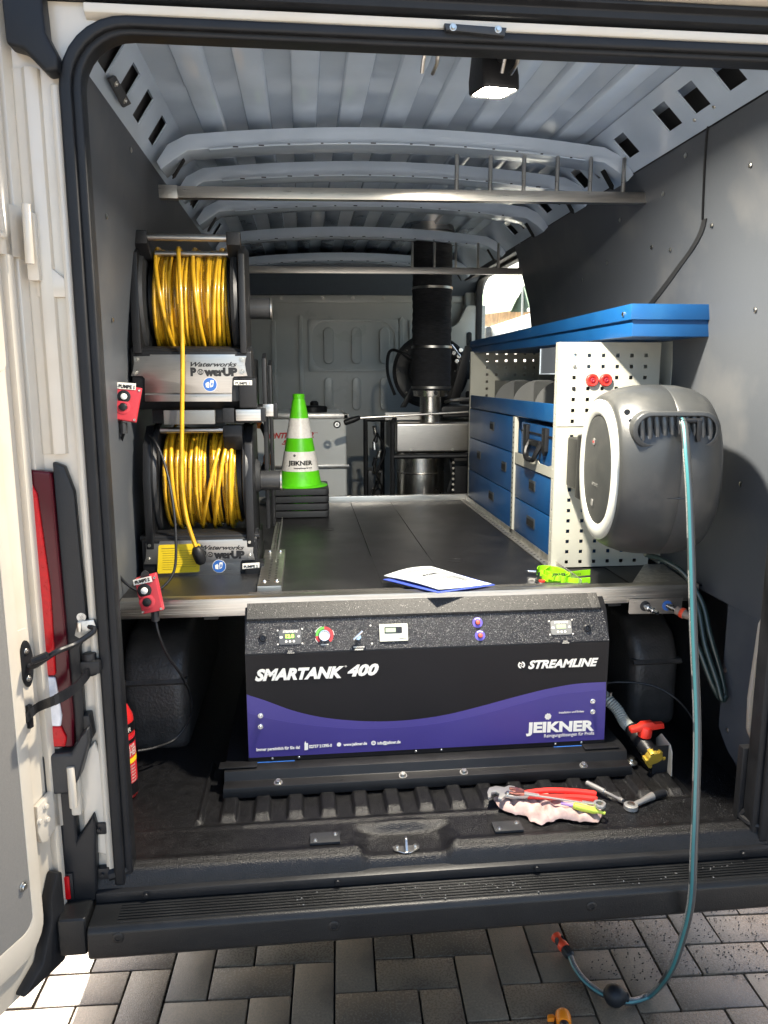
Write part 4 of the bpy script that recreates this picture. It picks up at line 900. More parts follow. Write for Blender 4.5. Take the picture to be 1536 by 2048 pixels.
def nameplate(t, P, par_y, thick=.0035):
    o, n = Vector((0, par_y, 0)), Vector((0, -1, 0))
    return MB().slab([UP(a, b, o, n) for a, b in P], n, thick).build('nameplate', STEEL, t, bevel=.0008), o-Y*(thick+.0002), n
PY1 = .7505
np1, to, tn1 = nameplate(r1, [(267, 713), (300, 712), (300, 709), (470, 709), (470, 712), (493, 712), (491, 718), (490, 728), (492, 742), (495, 752), (468, 753), (465, 757), (464, 786), (290, 786), (290, 757), (285, 752), (262, 752), (266, 742), (268, 728), (268, 718)], PY1)
MB().slab([UP(a, b, to, tn1) for a, b in ((290, 786), (464, 786), (464, 800), (290, 800))], (0, -.5, -.8), .006).build('plate_lip', STEEL, np1, bevel=.002)
for px, py in ((273, 719), (271, 745), (484, 719), (484, 744)): bolt(UP(px, py, to, tn1), tn1, .0055, BOLTM, np1, 'screw', hexa=False)
def powerup(par, to, tn1, dx, dy, sc=1.0):
    f = lambda a, b: (a*sc+dx, b*sc+dy)
    def pt(s, x0, y0, x1, y1, h, **k): ptext(s, *f(x0, y0), *f(x1, y1), to, tn1, h, BLKINK, par, **k)
    pt('Waterworks', 0, 0, 93, 0, .0135, shear=.45, bold=.02); pt('P', 0, 18, 12, 18, .0225, bold=.05); pt('werUP', 27, 18, 94, 18, .0225, bold=.05)
    q = UP(*f(20, 11), to, tn1); MB().lathe([(.0068, 0), (.0068, .0004), (.0092, .0004), (.0092, 0)], q, tn1, 24).build('printed_mark', BLKINK, par)
    MB().lathe([(.0026, 0), (.0026, .0004), (.0044, .0004), (.0044, 0)], q+Z*.004, tn1, 16).build('printed_mark', BLKINK, par); MB().lathe([(.002, 0), (.002, .0004), (.004, .0004), (.004, 0)], q-Z*.003, tn1, 16).build('printed_mark', BLKINK, par)
    q = UP(*f(39, 36), to, tn1); w_ = MB().lathe([(.0215, 0), (.0215, .0003), (0, .0003)], q, tn1, 32).build('sticker', WHITEP, par)
    MB().lathe([(.0205, .0003), (.0205, .0006), (0, .0006)], q, tn1, 32).build('printed_mark', WAVEBLUE, w_)
    MB().slab([q+tn1*.0006+Vector((a, 0, b)) for a, b in ((-.012, -.008), (-.003, -.010), (-.002, .003), (-.004, .008), (-.009, .006), (-.013, .003))], tn1, .0003).build('printed_mark', WHITEP, w_)
    MB().slab([q+tn1*.0006+Vector((a, 0, b)) for a, b in ((.001, -.009), (.009, -.005), (.012, .012), (.004, .014), (.001, .010))], tn1, .0003).build('printed_mark', WHITEP, w_)
    MB().slab([q+tn1*.0009+Vector((a, 0, b)) for a, b in ((.003, -.005), (.008, -.002), (.009, .006), (.004, .007))], tn1, .0002).build('printed_mark', WAVEBLUE, w_)
powerup(np1, to, tn1, 381, 733)
bx1 = MB().prism([(.742, 1.045), (.740, 1.135), (.752, 1.140), (.80, 1.14), (.80, 1.045)], 0, -.523, -.470).build('terminal_box', BLACKPL, r1, bevel=.003)
o_, n_ = Vector((0, .7395, 0)), Vector((0, -1, 0))
ls = MB().slab([UP(a, b, o_, n_) for a, b in ((468, 761), (504, 761), (504, 770), (468, 770))], n_, .0008).build('label', WHITEP, bx1); 
ptext('PUMPE 1', 471, 769, 500, 769, o_-Y*.0009, n_, .008, BLKINK, r1, bold=.02)
# carriers of the upper reel
MB().box(-.80, -.46, .80, 1.06, .995, 1.045).build('carrier', BLACKPL, r1, bevel=.004)
MB().box(-.755, -.60, .745, .775, .995, 1.038).build('carrier_tube', mat('dull grey steel', (.25, .25, .24), .45, .8), r1, bevel=.002)
MB().box(-.535, -.455, .735, .775, 1.005, 1.040).build('carrier_end', ALU, r1, bevel=.002)
MB().box(-.458, -.444, .733, .777, 1.002, 1.043).build('end_cap', BLACKPL, r1, bevel=.002); MB().box(-.575, -.540, .738, .777, 1.000, 1.044).build('end_cap', BLACKPL, r1, bevel=.002)
MB().box(-.46, -.425, .90, .94, 1.01, 1.05).build('carrier_end', ALU, r1, bevel=.002); MB().box(-.426, -.412, .90, .94, 1.005, 1.055).build('end_cap', BLACKPL, r1, bevel=.002)
# --- lower reel
zc_ = .80
r2, dm2 = reel('lower hose reel with yellow hose, a yellow sticker and a plate marked Pumpe 2', -.780, -.530, .94, .805, .156, .75, None, 2, 5, ((-.58, -.67), (-.565, -.63), (-.555, -.57), (-.75, -.735)), .190, GR)
MB().cyl((-.775, .79, .974), (-.575, .79, .974), .0095, 16).build('handle_bar', STEEL, r2)
MB().prism([(.77, .955), (.77, .990), (.90, .985), (.95, .96), (.95, .90), (.80, .91)], 0, -.580, -.520).build('handle_block', BLACKPL, r2, bevel=.004)
for x0, x1 in ((-.83, -.805), (-.515, -.490)):
    MB().prism([(.78, .93), (.745, .82), (.745, .60), (1.05, .60), (1.05, .98), (.85, .985)], 0, x0, x1).build('side_frame', BLACKPL, r2, bevel=.004)
MB().prism([(.752, .478), (.752, .628), (.775, .646), (.83, .648), (.90, .61), (1.1, .61), (1.1, .465), (.78, .465)], 0, -.845, -.482).build('base', BLACKPL, r2, bevel=.005, seg=3)
MB().cyl((-.85, .768, .633), (-.475, .768, .633), .010, 12).build('base_roll', BLACKPL, r2)
np2, to, tn1 = nameplate(r2, [(292, 1087), (318, 1087), (320, 1082), (485, 1078), (486, 1081), (510, 1081), (507, 1090), (506, 1105), (510, 1119), (484, 1120), (481, 1125), (481, 1154), (314, 1160), (314, 1128), (288, 1128), (292, 1115), (293, 1098)], PY1)
MB().slab([UP(a, b, to, tn1) for a, b in ((314, 1160), (481, 1154), (481, 1168), (314, 1172))], (0, -.5, -.8), .006).build('plate_lip', STEEL, np2, bevel=.002)
for px, py in ((299, 1091), (297, 1119), (499, 1084), (499, 1112)): bolt(UP(px, py, to, tn1), tn1, .0055, BOLTM, np2, 'screw', hexa=False)
powerup(np2, to, tn1, 402, 1099, .93)
ys_ = MB().slab([UP(a, b, to, tn1) for a, b in ((317, 1093), (319, 1090), (398, 1087), (401, 1090), (399, 1142), (396, 1144), (317, 1147), (315, 1144))], tn1, .0008).build('yellow_sticker', YELLOWST, np2)
for k, (xa, xb) in enumerate(((323, 352), (323, 392), (325, 390), (325, 393), (325, 376), (325, 392), (325, 388), (325, 393), (325, 392), (325, 344))):
    yy = 1098+4.6*k; a = UP(xa, yy, to-Y*.001, tn1); b = UP(xb, yy-(xb-xa)*.03, to-Y*.001, tn1); hh = .0022 if k == 0 else .0010
    MB().slab([a, b, b+Z*hh, a+Z*hh], tn1, .0002).build('printed_line', mat('brown print', (.25, .17, .02), .5), ys_)
bx2 = MB().prism([(.742, .455), (.740, .545), (.752, .550), (.80, .55), (.80, .455)], 0, -.523, -.462).build('terminal_box', BLACKPL, r2, bevel=.003)
MB().slab([UP(a, b, o_, n_) for a, b in ((485, 1127), (519, 1125), (519, 1135), (485, 1138))], n_, .0008).build('label', WHITEP, bx2)
ptext('PUMPE 2', 488, 1136, 516, 1134, o_-Y*.0009, n_, .008, BLKINK, r2, bold=.02)
# loose end of the upper hose with black stop ball
mb = MB().tube(spline([(-.705, .93, 1.53), (-.702, .86, 1.535), U(357, 505, 1, .80), U(360, 560, 1, .755), U(365, 700, 1, .735), U(364, 850, 1, .72), U(364, 960, 1, .718), U(372, 1030, 1, .720), U(385, 1075, 1, .722), U(396, 1104, 1, .722)], 10), .0068, 9, uv=True)
he = mb.build('hose_end', YEL, r1, smooth=80)
a, b = U(392, 1093, 1, .722), U(404, 1128, 1, .722); d_ = (b-a).normalized(); L_ = (b-a).length
MB().lathe([(.009, 0), (.013, .004), (.0195, .016), (.0195, .030), (.0170, L_-.008), (.010, L_), (0, L_)], a, d_, 22).build('hose_stop', RUBBER, he, smooth=60)
# right-hand brackets behind / beside the reels with punched angle
MB().prism([(.95, .62), (.95, 1.20), (1.02, 1.22), (1.06, 1.16), (1.06, .62)], 0, -.462, -.448).build('reel_bracket', BLACKPL, r2, bevel=.003)
MB().prism([(1.10, .60), (1.08, 1.18), (1.14, 1.20), (1.17, 1.12), (1.17, .60)], 0, -.448, -.436).build('reel_bracket', BLACKPL, r2, bevel=.003)
ab = MB().box(-.470, -.400, .50, .98, .500, .538).build('mounting_angle', ALU, r2, bevel=.0015)
for k in range(14): 
    for x in (-.440, -.420): MB().cyl((x, .56+.02*k, .538), (x, .56+.02*k, .5386), .0042, 8).build('punched_hole', HOLE, ab)
for x, y in ((-.452, .55), (-.415, .55), (-.452, .94), (-.415, .94)): bolt((x, y, .538), Z, .006, CHROME, ab, hexa=False)
MB().box(-.845, -.50, .78, 1.08, .44, .468).build('carrier', BLACKPL, r2)
MB().box(-.84, -.70, .70, .76, .475, .492).build('slide', DARKPL, r2, bevel=.002); MB().box(-.575, -.52, .71, .77, .478, .498).build('slide', BLACKPL, r2, bevel=.002)
# ================================================================== PUMP REMOTE BOXES
def remote(lbl, P, ypl, txt, tp, btn1, btn2, yaw):
    o, n = Vector((0, ypl, 0)), Vector((yaw, -1, .05)).normalized()
    Q = [UP(a, b, o, n) for a, b in P]; c_ = sum(Q, Vector())/4
    t = thing('pump_remote', lbl, 'switch box', tuple(c_), 'red pump switch boxes')
    b_ = MB().slab([q-n*.030 for q in Q], n, .022).build('housing', BOXRED, t, bevel=.004, seg=3)
    lid = MB().slab([c_+(q-c_)*.97-n*.0085 for q in Q], n, .010).build('cover', BOXRED, t, bevel=.004, seg=3)
    o2 = o+n*.0018; 
    up = ((Q[0]+Q[1])/2-(Q[2]+Q[3])/2).normalized(); rt = (Q[1]-Q[0]).normalized()
    for (px, py), m, r_ in ((btn1, WHITE, .0125), (btn2, BLACKPL, .0145)):
        q = UP(px, py, o2, n); k = MB().lathe([(r_+.006, 0), (r_+.006, .0015), (r_+.001, .003), (r_-.002, .003), (r_-.002, .001), (0, .001)], q, n, 26).build('button_rim', BLACKPL if m is WHITE else BOXRED, t)
        MB().lathe([(r_-.0035, 0), (r_-.0035, .006), (r_-.006, .0075), (0, .0075)], q, n, 22).build('button', m, k)
    for k in range(4): q = c_+(Q[k]-c_)*.84; MB().lathe([(.0035, 0), (.0035, .003), (.0015, .003), (0, .002)], q+n*.0012, n, 10).build('screw', BOLTM, t)
    MB().slab([UP(a, b, o2+n*.0006, n) for a, b in tp], n, .0012).build('label', WHITEP, t)
    return t, o2+n*.0021, n, c_, up, rt
t1, o_, n_, c1, up1, rt1 = remote('red pump switch box marked Pumpe 1 beside the upper reel plate', ((234, 768), (284, 776), (272, 846), (223, 838)), .70, 'PUMPE 1', ((233, 764), (272, 767), (271, 780), (234, 777)), (248, 793), (246, 814), .15)
ptext('PUMPE 1', 237, 775, 269, 778, o_, n_, .0095, BLKINK, t1, bold=.03)
a = UP(246, 852, o_, n_)-n_*.02; MB().cyl(a+Z*.01, a-Z*.022, .011, 8).build('cable_gland', DARKPL, t1)
MB().tube(spline([a-Z*.02, U(240, 890, 1, .70), U(224, 930, 1, .72), U(206, 972, 1, .66), U(206, 1010, 1, .60), U(216, 1090, 1, .55), U(245, 1160, 1, .56), U(300, 1186, 1, .575), U(345, 1150, 1, .62), U(352, 1080, 1, .66), U(345, 1000, 1, .70), U(330, 930, 1, .74), U(312, 886, 1, .76), U(300, 870, 1, .80)], 8), .0042, 8).build('cable', BLACKPL, t1)
t2, o_, n_, c2, up2, rt2 = remote('red pump switch box marked Pumpe 2 hanging in front of the rail', ((268, 1160), (311, 1148), (327, 1222), (284, 1230)), .36, 'PUMPE 2', ((266, 1160), (302, 1152), (305, 1163), (268, 1171)), (289, 1181), (294, 1204), .05)
ptext('PUMPE 2', 271, 1168, 300, 1161, o_, n_, .0085, BLKINK, t2, bold=.03)
e_ = UP(289, 1150, o_-n_*.012, n_); MB().slab([UP(aa, bb, o_-n_*.014, n_) for aa, bb in ((280, 1158), (283, 1145), (290, 1140), (297, 1144), (300, 1155))], n_, .003).build('eyelet', DARKPL, t2)
a = UP(308, 1231, o_, n_)-n_*.02; MB().cyl(a+Z*.01, a-Z*.020, .011, 8).build('cable_gland', DARKPL, t2)
MB().tube(spline([a-Z*.018, U(318, 1270, 1, .36), U(335, 1310, 1, .38), U(365, 1355, 1, .42), U(383, 1400, 1, .50), U(378, 1440, 1, .52), U(350, 1478, 1, .50), U(310, 1495, 1, .45), U(275, 1502, 1, .42)], 8), .004, 8).build('cable', BLACKPL, t2)
mb = MB().tube(spline([(-.85, .52, .50), U(236, 1230, 1, .40), U(230, 1300, 1, .40), U(232, 1380, 1, .42)], 6), .004, 8).build('loose_cable', BLACKPL)
tag(mb, 'thin black cable running down behind the left end of the aluminium rail', 'cable')
# ================================================================== RACK BARS UNDER THE ROOF
def rack(lbl, xa, xb, y, za, zb, pins, ph, r, hh):
    t = thing('rack_bar', lbl, 'rack bar', ((xa+xb)/2, y, (za+zb)/2), 'steel rack bars with upright pins under the roof')
    MB().add([(xa, y-.015, za-hh), (xb, y-.015, zb-hh), (xb, y+.015, zb-hh), (xa, y+.015, za-hh), (xa, y-.015, za+hh), (xb, y-.015, zb+hh), (xb, y+.015, zb+hh), (xa, y+.015, za+hh)],
             [(0,3,2,1),(4,5,6,7),(0,1,5,4),(1,2,6,5),(2,3,7,6),(3,0,4,7)]).build('bar', STEEL, t, bevel=.002)
    first = None
    for x in pins:
        z = za+(zb-za)*(x-xa)/(xb-xa)+hh
        if first is None:
            first = MB().lathe([(r, 0), (r, ph-r*.6), (r*.6, ph), (0, ph)], (x, y, z), Z, 14).build('pin', STEEL, t); x0_, z0_ = x, z
        else: dup(first, t, (x-x0_, 0, z-z0_))
    MB().box(xa-.004, xa+.05, y-.017, y+.017, za-hh-.002, za+hh+.002).build('sleeve', STEEL, t, bevel=.001)
    return t
rack('near steel rack bar under the roof, six pins on its right half', -.735, .815, .78, 1.680, 1.696, [.158, .264, .370, .477, .584, .692], .105, .0065, .0165)
rack('far steel rack bar crossing in front of the black fabric duct and the side window', -.80, .825, 2.20, 1.648, 1.658, [.222, .332, .44, .552, .655, .765], .12, .0065, .0155)
# ================================================================== TOOL CABINET (right)
cb = thing('tool_cabinet', 'blue and light grey tool cabinet with drawers and a perforated end panel', 'cabinet', (.66, 1.4, .52))
colx = [.530+.0468*k for k in range(6)]
lowz = [.535+.0345*k for k in range(13)]; upz = [.998+.0345*k for k in range(7)]
fnp = lambda u_, v_: (u_, .700, v_)
perforated(colx, lowz, .0058, .478, .812, .517, .979, fnp, .0022, Y).build('perforated_panel', CREAMP, cb)
perforated(colx, upz, .0058, .478, .812, .982, 1.246, fnp, .0022, Y).build('perforated_panel', CREAMP, cb)
perforated([.714], [.535+.0345*k for k in range(20)], .004, .7, .728, .517, 1.246, lambda u_, v_: (.4765, u_, v_), .0018, X).build('panel_flange', CREAMP, cb)
cols2 = [.587+.0475*k for k in range(6)]
perforated(cols2, [1.045+.0345*k for k in range(7)], .0062, .505, .86, .975, 1.26, lambda u_, v_: (u_, 2.10, v_), .002, Y).build('perforated_panel', CREAMP, cb)
MB().box(.505, .86, 2.10, 2.103, .52, .975).build('end_panel', CREAMP, cb)
MB().box(.852, .856, .705, 2.10, .52, 1.25).build('back_panel', CREAMP, cb)
MB().box(.500, .505, 2.085, 2.105, .52, 1.26).build('end_post', CREAMP, cb)
post = MB().box(.494, .510, 1.240, 1.272, .52, .985).build('middle_post', CREAMP, cb, bevel=.0015)
for k in range(22): MB().box(.4932, .4942, 1.251, 1.259, .54+k*.02, .547+k*.02).build('post_slot', HOLE, post)
MB().box(.51, .85, .71, 2.09, .985, .99).build('shelf', CREAMP, cb)
MB().prism([(.505, .985), (.497, .990), (.497, 1.048), (.503, 1.050), (.506, .990)], 1, .715, 2.06).build('shelf_lip', BLUE, cb, bevel=.0015)
HG = mat('dark handle recess', (.03, .035, .04), .4)
def drawer(y0, y1, z0, z1, hs):
    d = MB().box(.500, .84, y0, y1, z0, z1).build('drawer', BLUE, cb, bevel=.0025, seg=2)
    for hy, hw in hs:
        hz = (z0+z1)/2+.012; MB().box(.4965, .5005, hy-hw, hy+hw, hz-.019, hz+.019).build('drawer_handle', HG, d, bevel=.0012)
        MB().box(.4955, .4972, hy-hw+.006, hy+hw-.006, hz-.013, hz+.010).build('handle_recess', HOLE, d)
drawer(1.276, 2.085, .842, .982, ((1.62, .036),)); drawer(1.276, 2.085, .682, .838, ((1.864, .036), (1.405, .036))); drawer(1.276, 2.085, .530, .678, ((1.608, .042),))
drawer(.735, 1.236, .672, .800, ((1.005, .036),)); drawer(.735, 1.236, .530, .668, ((1.009, .048),))
# open compartment with cream lip
MB().box(.51, .85, .72, 1.24, .803, .807).build('compartment_floor', CREAMP, cb)
lipP = [(1.236, .805), (.735, .805), (.735, .868), (.770, .868), (.790, .845), (.83, .838), (.92, .838), (.95, .850), (1.236, .848)]
MB().slab([(.499, a, b) for a, b in lipP], -X, .0025).build('compartment_lip', CREAMP, cb)
# bins on the shelf with curved dividers, hanging divider box
BING = mat('grey plastic bin', (.12, .125, .125), .45)
for k, y0 in enumerate((.83, 1.12, 1.42, 1.72)):
    pts = [(.53, .992), (.84, .992), (.84, 1.125), (.64, 1.125)]+[(.64-.11*math.sin(rad(a)), 1.015+.11*math.cos(rad(a))) for a in range(10, 91, 10)]
    MB().prism(pts, 1, y0, y0+.004).build('bin_divider', BING, cb)
MB().box(.62, .845, .74, 2.08, .992, 1.12).build('bin_box', BING, cb, bevel=.01)
MB().box(.502, .80, .735, .975, 1.146, 1.150).build('hanging_tray', mat('pale blue steel', (.30, .36, .42), .4), cb, bevel=.001); MB().box(.502, .80, .972, .976, 1.146, 1.235).build('tray_side', mat('pale blue steel', (.3, .36, .42), .4), cb)
MB().box(.505, .51, .735, .972, 1.150, 1.235).build('tray_front', mat('slate steel', (.06, .07, .085), .4), cb)
# top tray with overlapping lid
trp = [(.515, 2.14), (.86, 2.14), (.862, .485), (.618, .485)]
MB().add([(x, y, 1.253) for x, y in trp]+[(x, y, 1.300+(.012 if y < 1 else 0)) for x, y in trp], [(0,3,2,1),(4,5,6,7),(0,1,5,4),(1,2,6,5),(2,3,7,6),(3,0,4,7)]).build('top_tray', BLUE, cb, bevel=.002)
trq = [(.507, 2.15), (.868, 2.15), (.870, .476), (.609, .476)]
MB().add([(x, y, 1.292+(.008 if y < 1 else -.012)) for x, y in trq]+[(x, y, 1.312+(.032 if y < 1 else 0)) for x, y in trq], [(0,3,2,1),(4,5,6,7),(0,1,5,4),(1,2,6,5),(2,3,7,6),(3,0,4,7)]).build('tray_lid', BLUE, cb, bevel=.002)
q = U(1247, 628, 1, .54); MB().lathe([(.007, 0), (.007, .004), (.003, .006), (0, .006)], (.606, .52, 1.318), -X, 14).build('tray_bolt', CHROME, cb)
for x, z in ((.587, 1.128), (.632, 1.128)):
    k = MB().lathe([(.020, 0), (.020, .010), (.017, .013), (.012, .012), (.010, .008)], (x, .6995, z), -Y, 28).build('red_knob', REDPL, cb)
    MB().lathe([(.0075, .008), (.0075, .014), (.004, .015), (0, .013)], (x, .6995, z), -Y, 16).build('knob_screw', mat('dark red plastic', (.2, .01, .02), .4), k)
bolt((.530, .6995, 1.170), -Y, .0045, BOLTM, cb, hexa=False); bolt((.53, .6995, 1.101), -Y, .0045, BLACKPL, cb, hexa=False)
# blue carrying case standing in the compartment
cs = thing('carrying_case', 'blue plastic case with a black handle standing in the open cabinet compartment', 'case', (.6, 1.0, .81))
MB().box(.506, .80, .765, 1.19, .810, .972).build('case_shell', BLUE, cs, bevel=.008, seg=3)
MB().box(.503, .507, .77, 1.185, .935, .940).build('case_seam', HOLE, cs)
MB().tube(spline([(.500, 1.06, .905), (.485, 1.055, .875), (.480, 1.03, .848), (.480, .95, .848), (.485, .925, .875), (.500, .92, .905)], 5), .0095, 8).build('case_handle', BLACKPL, cs)
for y in (1.10, .875):
    MB().prism([(y-.022, .965), (y+.022, .965), (y+.018, .885), (y, .868), (y-.018, .885)], 0, .492, .507).build('case_latch', BLACKPL, cs, bevel=.003)
MB().box(.493, .507, .93, 1.05, .893, .915).build('handle_mount', BLACKPL, cs, bevel=.003)
# ================================================================== GREY WALL HOSE REEL
hr = thing('wall_hose_reel', 'grey plastic wall hose reel with turquoise striped hose hanging down to the paving', 'hose reel', (.615, .335, .885))
RZ = rad(-7); HC = Vector((.622, .325, .887)); hx = Vector((math.cos(RZ), math.sin(RZ), 0)); hy_ = Vector((-math.sin(RZ), math.cos(RZ), 0))
def HL(a, b, c): return HC+hx*a+hy_*b+Z*c
def shell(prof, nexp=2.5, n=56, sc=(1, 1), capa=True, capb=True, off=(0, 0)):
    mb = MB(); vs = []
    for r, h in prof:
        for i in range(n):
            a = 2*math.pi*i/n; ca, sa = math.cos(a), math.sin(a); ne = nexp if sa > 0 else 2.15
            k = (abs(ca)**ne+abs(sa)**ne)**(-1/ne)
            vs.append(HL(h, r*k*ca*sc[0]+off[0], r*k*sa*sc[1]+off[1]))
    fs = []
    for k in range(len(prof)-1):
        for i in range(n): fs.append((k*n+i, k*n+(i+1) % n, (k+1)*n+(i+1) % n, (k+1)*n+i))
    if capa: fs.append(tuple(range(n))[::-1])
    if capb: fs.append(tuple(range((len(prof)-1)*n, len(prof)*n)))
    return mb.add(vs, fs)
shell([(.196, -.140), (.203, -.134), (.212, -.118), (.222, -.09), (.229, -.05), (.231, -.002), (.2295, 0), (.231, .002), (.229, .045), (.222, .078), (.208, .105), (.19, .118)]).build('shell', REELG, hr, smooth=60)
shell([(.190, -.139), (.192, -.146), (.186, -.150), (.160, -.152), (.150, -.147), (.150, -.139)], nexp=2.15, capa=False, capb=False).build('side_ring', REELW, hr, smooth=50)
sd = shell([(.149, -.140), (.147, -.146), (.139, -.1475), (.0, -.150)], nexp=2.15, capa=False, capb=False).build('side_cover', REELG, hr, smooth=50)
text('smart', HL(-.1505, .028, -.045), -hy_, Z, .060, .012, mat('embossed grey', (.2, .2, .19), .4), sd, shear=.2)
for a_, z_, m_ in ((.028, .075, 0), (.02, -.095, 1)):
    q = HL(-.150, a_, z_); MB().slab([q+(-hy_)*a+Z*b for a, b in rrect(-.010, .010, -.009, .009, .004, 4)], -hx, .0015).build('emblem', mat('embossed grey', (.2, .2, .19), .4), sd)
    if not m_: text('oc', q-hx*.0016+hy_*.007-Z*.004, -hy_, Z, .014, .009, REDP, sd)
# hose outlet bezel with recess
BZ = .2080
sl_o = rrect(-.120, .096, .077, .168, .044, 6); sl_i = rrect(-.107, .083, .088, .157, .034, 6); n = len(sl_o); vs = []; fs = []
for P_, b in ((sl_o, -BZ+.045), (sl_o, -BZ-.006), (sl_i, -BZ-.010), (sl_i, -BZ+.02)): vs += [HL(a, b if True else 0, c_) for a, c_ in P_]
for k in range(3):
    for i in range(n): fs.append((k*n+i, k*n+(i+1) % n, (k+1)*n+(i+1) % n, (k+1)*n+i))
bz = MB().add(vs, fs).build('outlet_bezel', REELG, hr, bevel=.003, seg=3, smooth=50)
MB().slab([HL(a, -BZ+.004, c_) for a, c_ in sl_i], hy_, .002).build('outlet_recess', HOLE, hr)
for k in range(10):
    x = -.095+.0184*k; MB().tube([HL(x+.004, -BZ+.006, .090), HL(x, -BZ-.002, .12), HL(x-.002, -BZ+.006, .155)], .0078, 8, uv=True).build('wound_hose', GARD, hr, smooth=80)
for a in (-.012, .026): MB().obox(HL(a+.012, -BZ-.006, .122), hx, hy_, Z, .005, .014, .026).build('hose_guide', BLACKPL, hr, bevel=.002)
MB().cyl(HL(-.008, -BZ-.010, .146), HL(.046, -BZ-.010, .146), .006, 10).build('guide_roller', BLACKPL, hr)
for a, c_ in ((-.125, .165), (-.125, .065)):
    MB().lathe([(.008, 0), (.008, .001), (.0045, .001), (.004, -.004), (0, -.004)], HL(a, -.178 if abs(a) > .12 else -.2, c_), -hy_, 16).build('screw_recess', DARKPL, hr)
for c_ in (-.045, -.175):   # injection marks
    q = HL(-.0, -math.sqrt(max(.2315**2-c_*c_, .001)), c_); MB().tube([q-hx*.03, q-hx*.012, q, q+hx*.012, q+hx*.03], [.0004, .002, .003, .002, .0004], 8).build('moulding_mark', REELG, hr)
MB().box(.510, .535, .545, .60, .765, .965).build('wall_bracket', BLACKPL, hr, bevel=.01, seg=3)
MB().box(.515, .66, .54, .697, .79, .95).build('wall_mount', BLACKPL, hr, bevel=.01, seg=3)
# hanging hose
A = U(1364, 838, 1, .118)
hp = [A, U(1368, 858, 1, .092), U(1374, 905, 1, .058), U(1378, 985, 1, .015), U(1383, 1100, 1, -.02), U(1388, 1260, 1, -.06), U(1392, 1450, 1, -.11), U(1393, 1600, 1, -.142), U(1389, 1700, 1, -.152), U(1380, 1800, 1, -.145), U(1365, 1880, 1, -.11), U(1340, 1945, 1, -.06), U(1302, 1988, 2, -.545), U(1262, 2003, 2, -.548), U(1232, 1998, 2, -.540), U(1200, 1985, 2, -.548), U(1170, 1962, 2, -.549), U(1150, 1935, 2, -.548), U(1141, 1912, 2, -.546)]
hp = [p if k in (0, len(hp)-1) or k > 11 else p+Vector((.0022*math.sin(k*2.3), .002*math.cos(k*1.7), 0)) for k, p in enumerate(hp)]
MB().tube(spline(hp, 8), .0092, 16, uv=True, face=(.45, EYE+Vector((-.5, 0, 0)))).build('hanging_hose', GARD, hr, smooth=80)
e0, e1 = hp[-1], U(1120, 1884, 2, -.540); d_ = (e1-e0).normalized()
cpl = MB().lathe([(.010, -.004), (.013, 0), (.0145, .004), (.0145, .026), (.012, .028), (.012, .034)], e0, d_, 20).build('coupling', BLACKPL, hr)
for k in range(16): a = k*math.pi/8; p_ = d_.orthogonal().normalized(); q_ = d_.cross(p_); MB().cyl(e0+d_*.003+(p_*math.cos(a)+q_*math.sin(a))*.0145, e0+d_*.025+(p_*math.cos(a)+q_*math.sin(a))*.0145, .0013, 5).build('grip_rib', BLACKPL, cpl)
MB().lathe([(.0155, .028), (.0165, .032), (.0165, .040), (.013, .052), (.014, .064), (.0165, .070), (.016, .076), (.0115, .077)], e0, d_, 22).build('coupling_collar', CORAL, hr)
for s_ in (1, -1):
    side = Z.cross(d_)*s_; MB().lathe([(.0075, -.001), (.007, .0035), (0, .0045)], e0+d_*.053+side*.0105+Z*.006, side+Z*.4, 14, sx=1.5).build('grip_pad', BLACKPL, hr)
bc = U(1229, 1997, 2, -.540); bd = (hp[14]-hp[13]).normalized()
bc.z = GZ+.030
MB().lathe([(.009, -.036), (.013, -.036), (.013, -.030), (.019, -.024), (.0275, -.012), (.030, .0), (.0285, .008), (.0285, .009), (.024, .019), (.013, .028), (.009, .029)], bc, bd, 28).build('hose_stop', RUBBER, hr, smooth=40)
# supply hose from the plate coupling to the reel
sp_ = [qc+Vector((.65, -1, -.25)).normalized()*.05]
d0 = Vector((.65, -1, -.25)).normalized()
sh = thing('supply_hose', 'dark green hose looping from the grey brown coupling up behind the hanging hose', 'hose', tuple(qc))
MB().lathe([(.010, .03), (.013, .033), (.013, .045), (.0145, .047), (.0145, .058), (.012, .060), (.011, .078), (.009, .080)], qc, d0, 20).build('hose_coupling', mat('grey brown plastic', (.25, .19, .15), .45), sh)
MB().lathe([(.0150, .047), (.0155, .049), (.0155, .056), (.0150, .058)], qc, d0, 20).build('coupling_ring', CORAL, sh)
s0 = qc+d0*.078
MB().tube(spline([s0, U(1384, 1264, 1, .32), U(1402, 1310, 1, .29), U(1424, 1368, 1, .26), U(1440, 1396, 1, .25), U(1449, 1386, 1, .25), U(1440, 1340, 1, .27), U(1420, 1270, 1, .30), U(1404, 1205, 1, .34), U(1370, 1150, 1, .38), U(1330, 1122, 1, .40), U(1290, 1108, 1, .40)], 8), .0078, 9).build('hose_run', GARD2, sh, smooth=80)
MB().tube(spline([U(1452, 1392, 1, .235), U(1444, 1399, 1, .23), U(1433, 1360, 1, .25), U(1410, 1290, 1, .29), U(1398, 1225, 1, .33), U(1380, 1165, 1, .38)], 8), .0078, 9).build('hose_run', GARD2, sh, smooth=80)
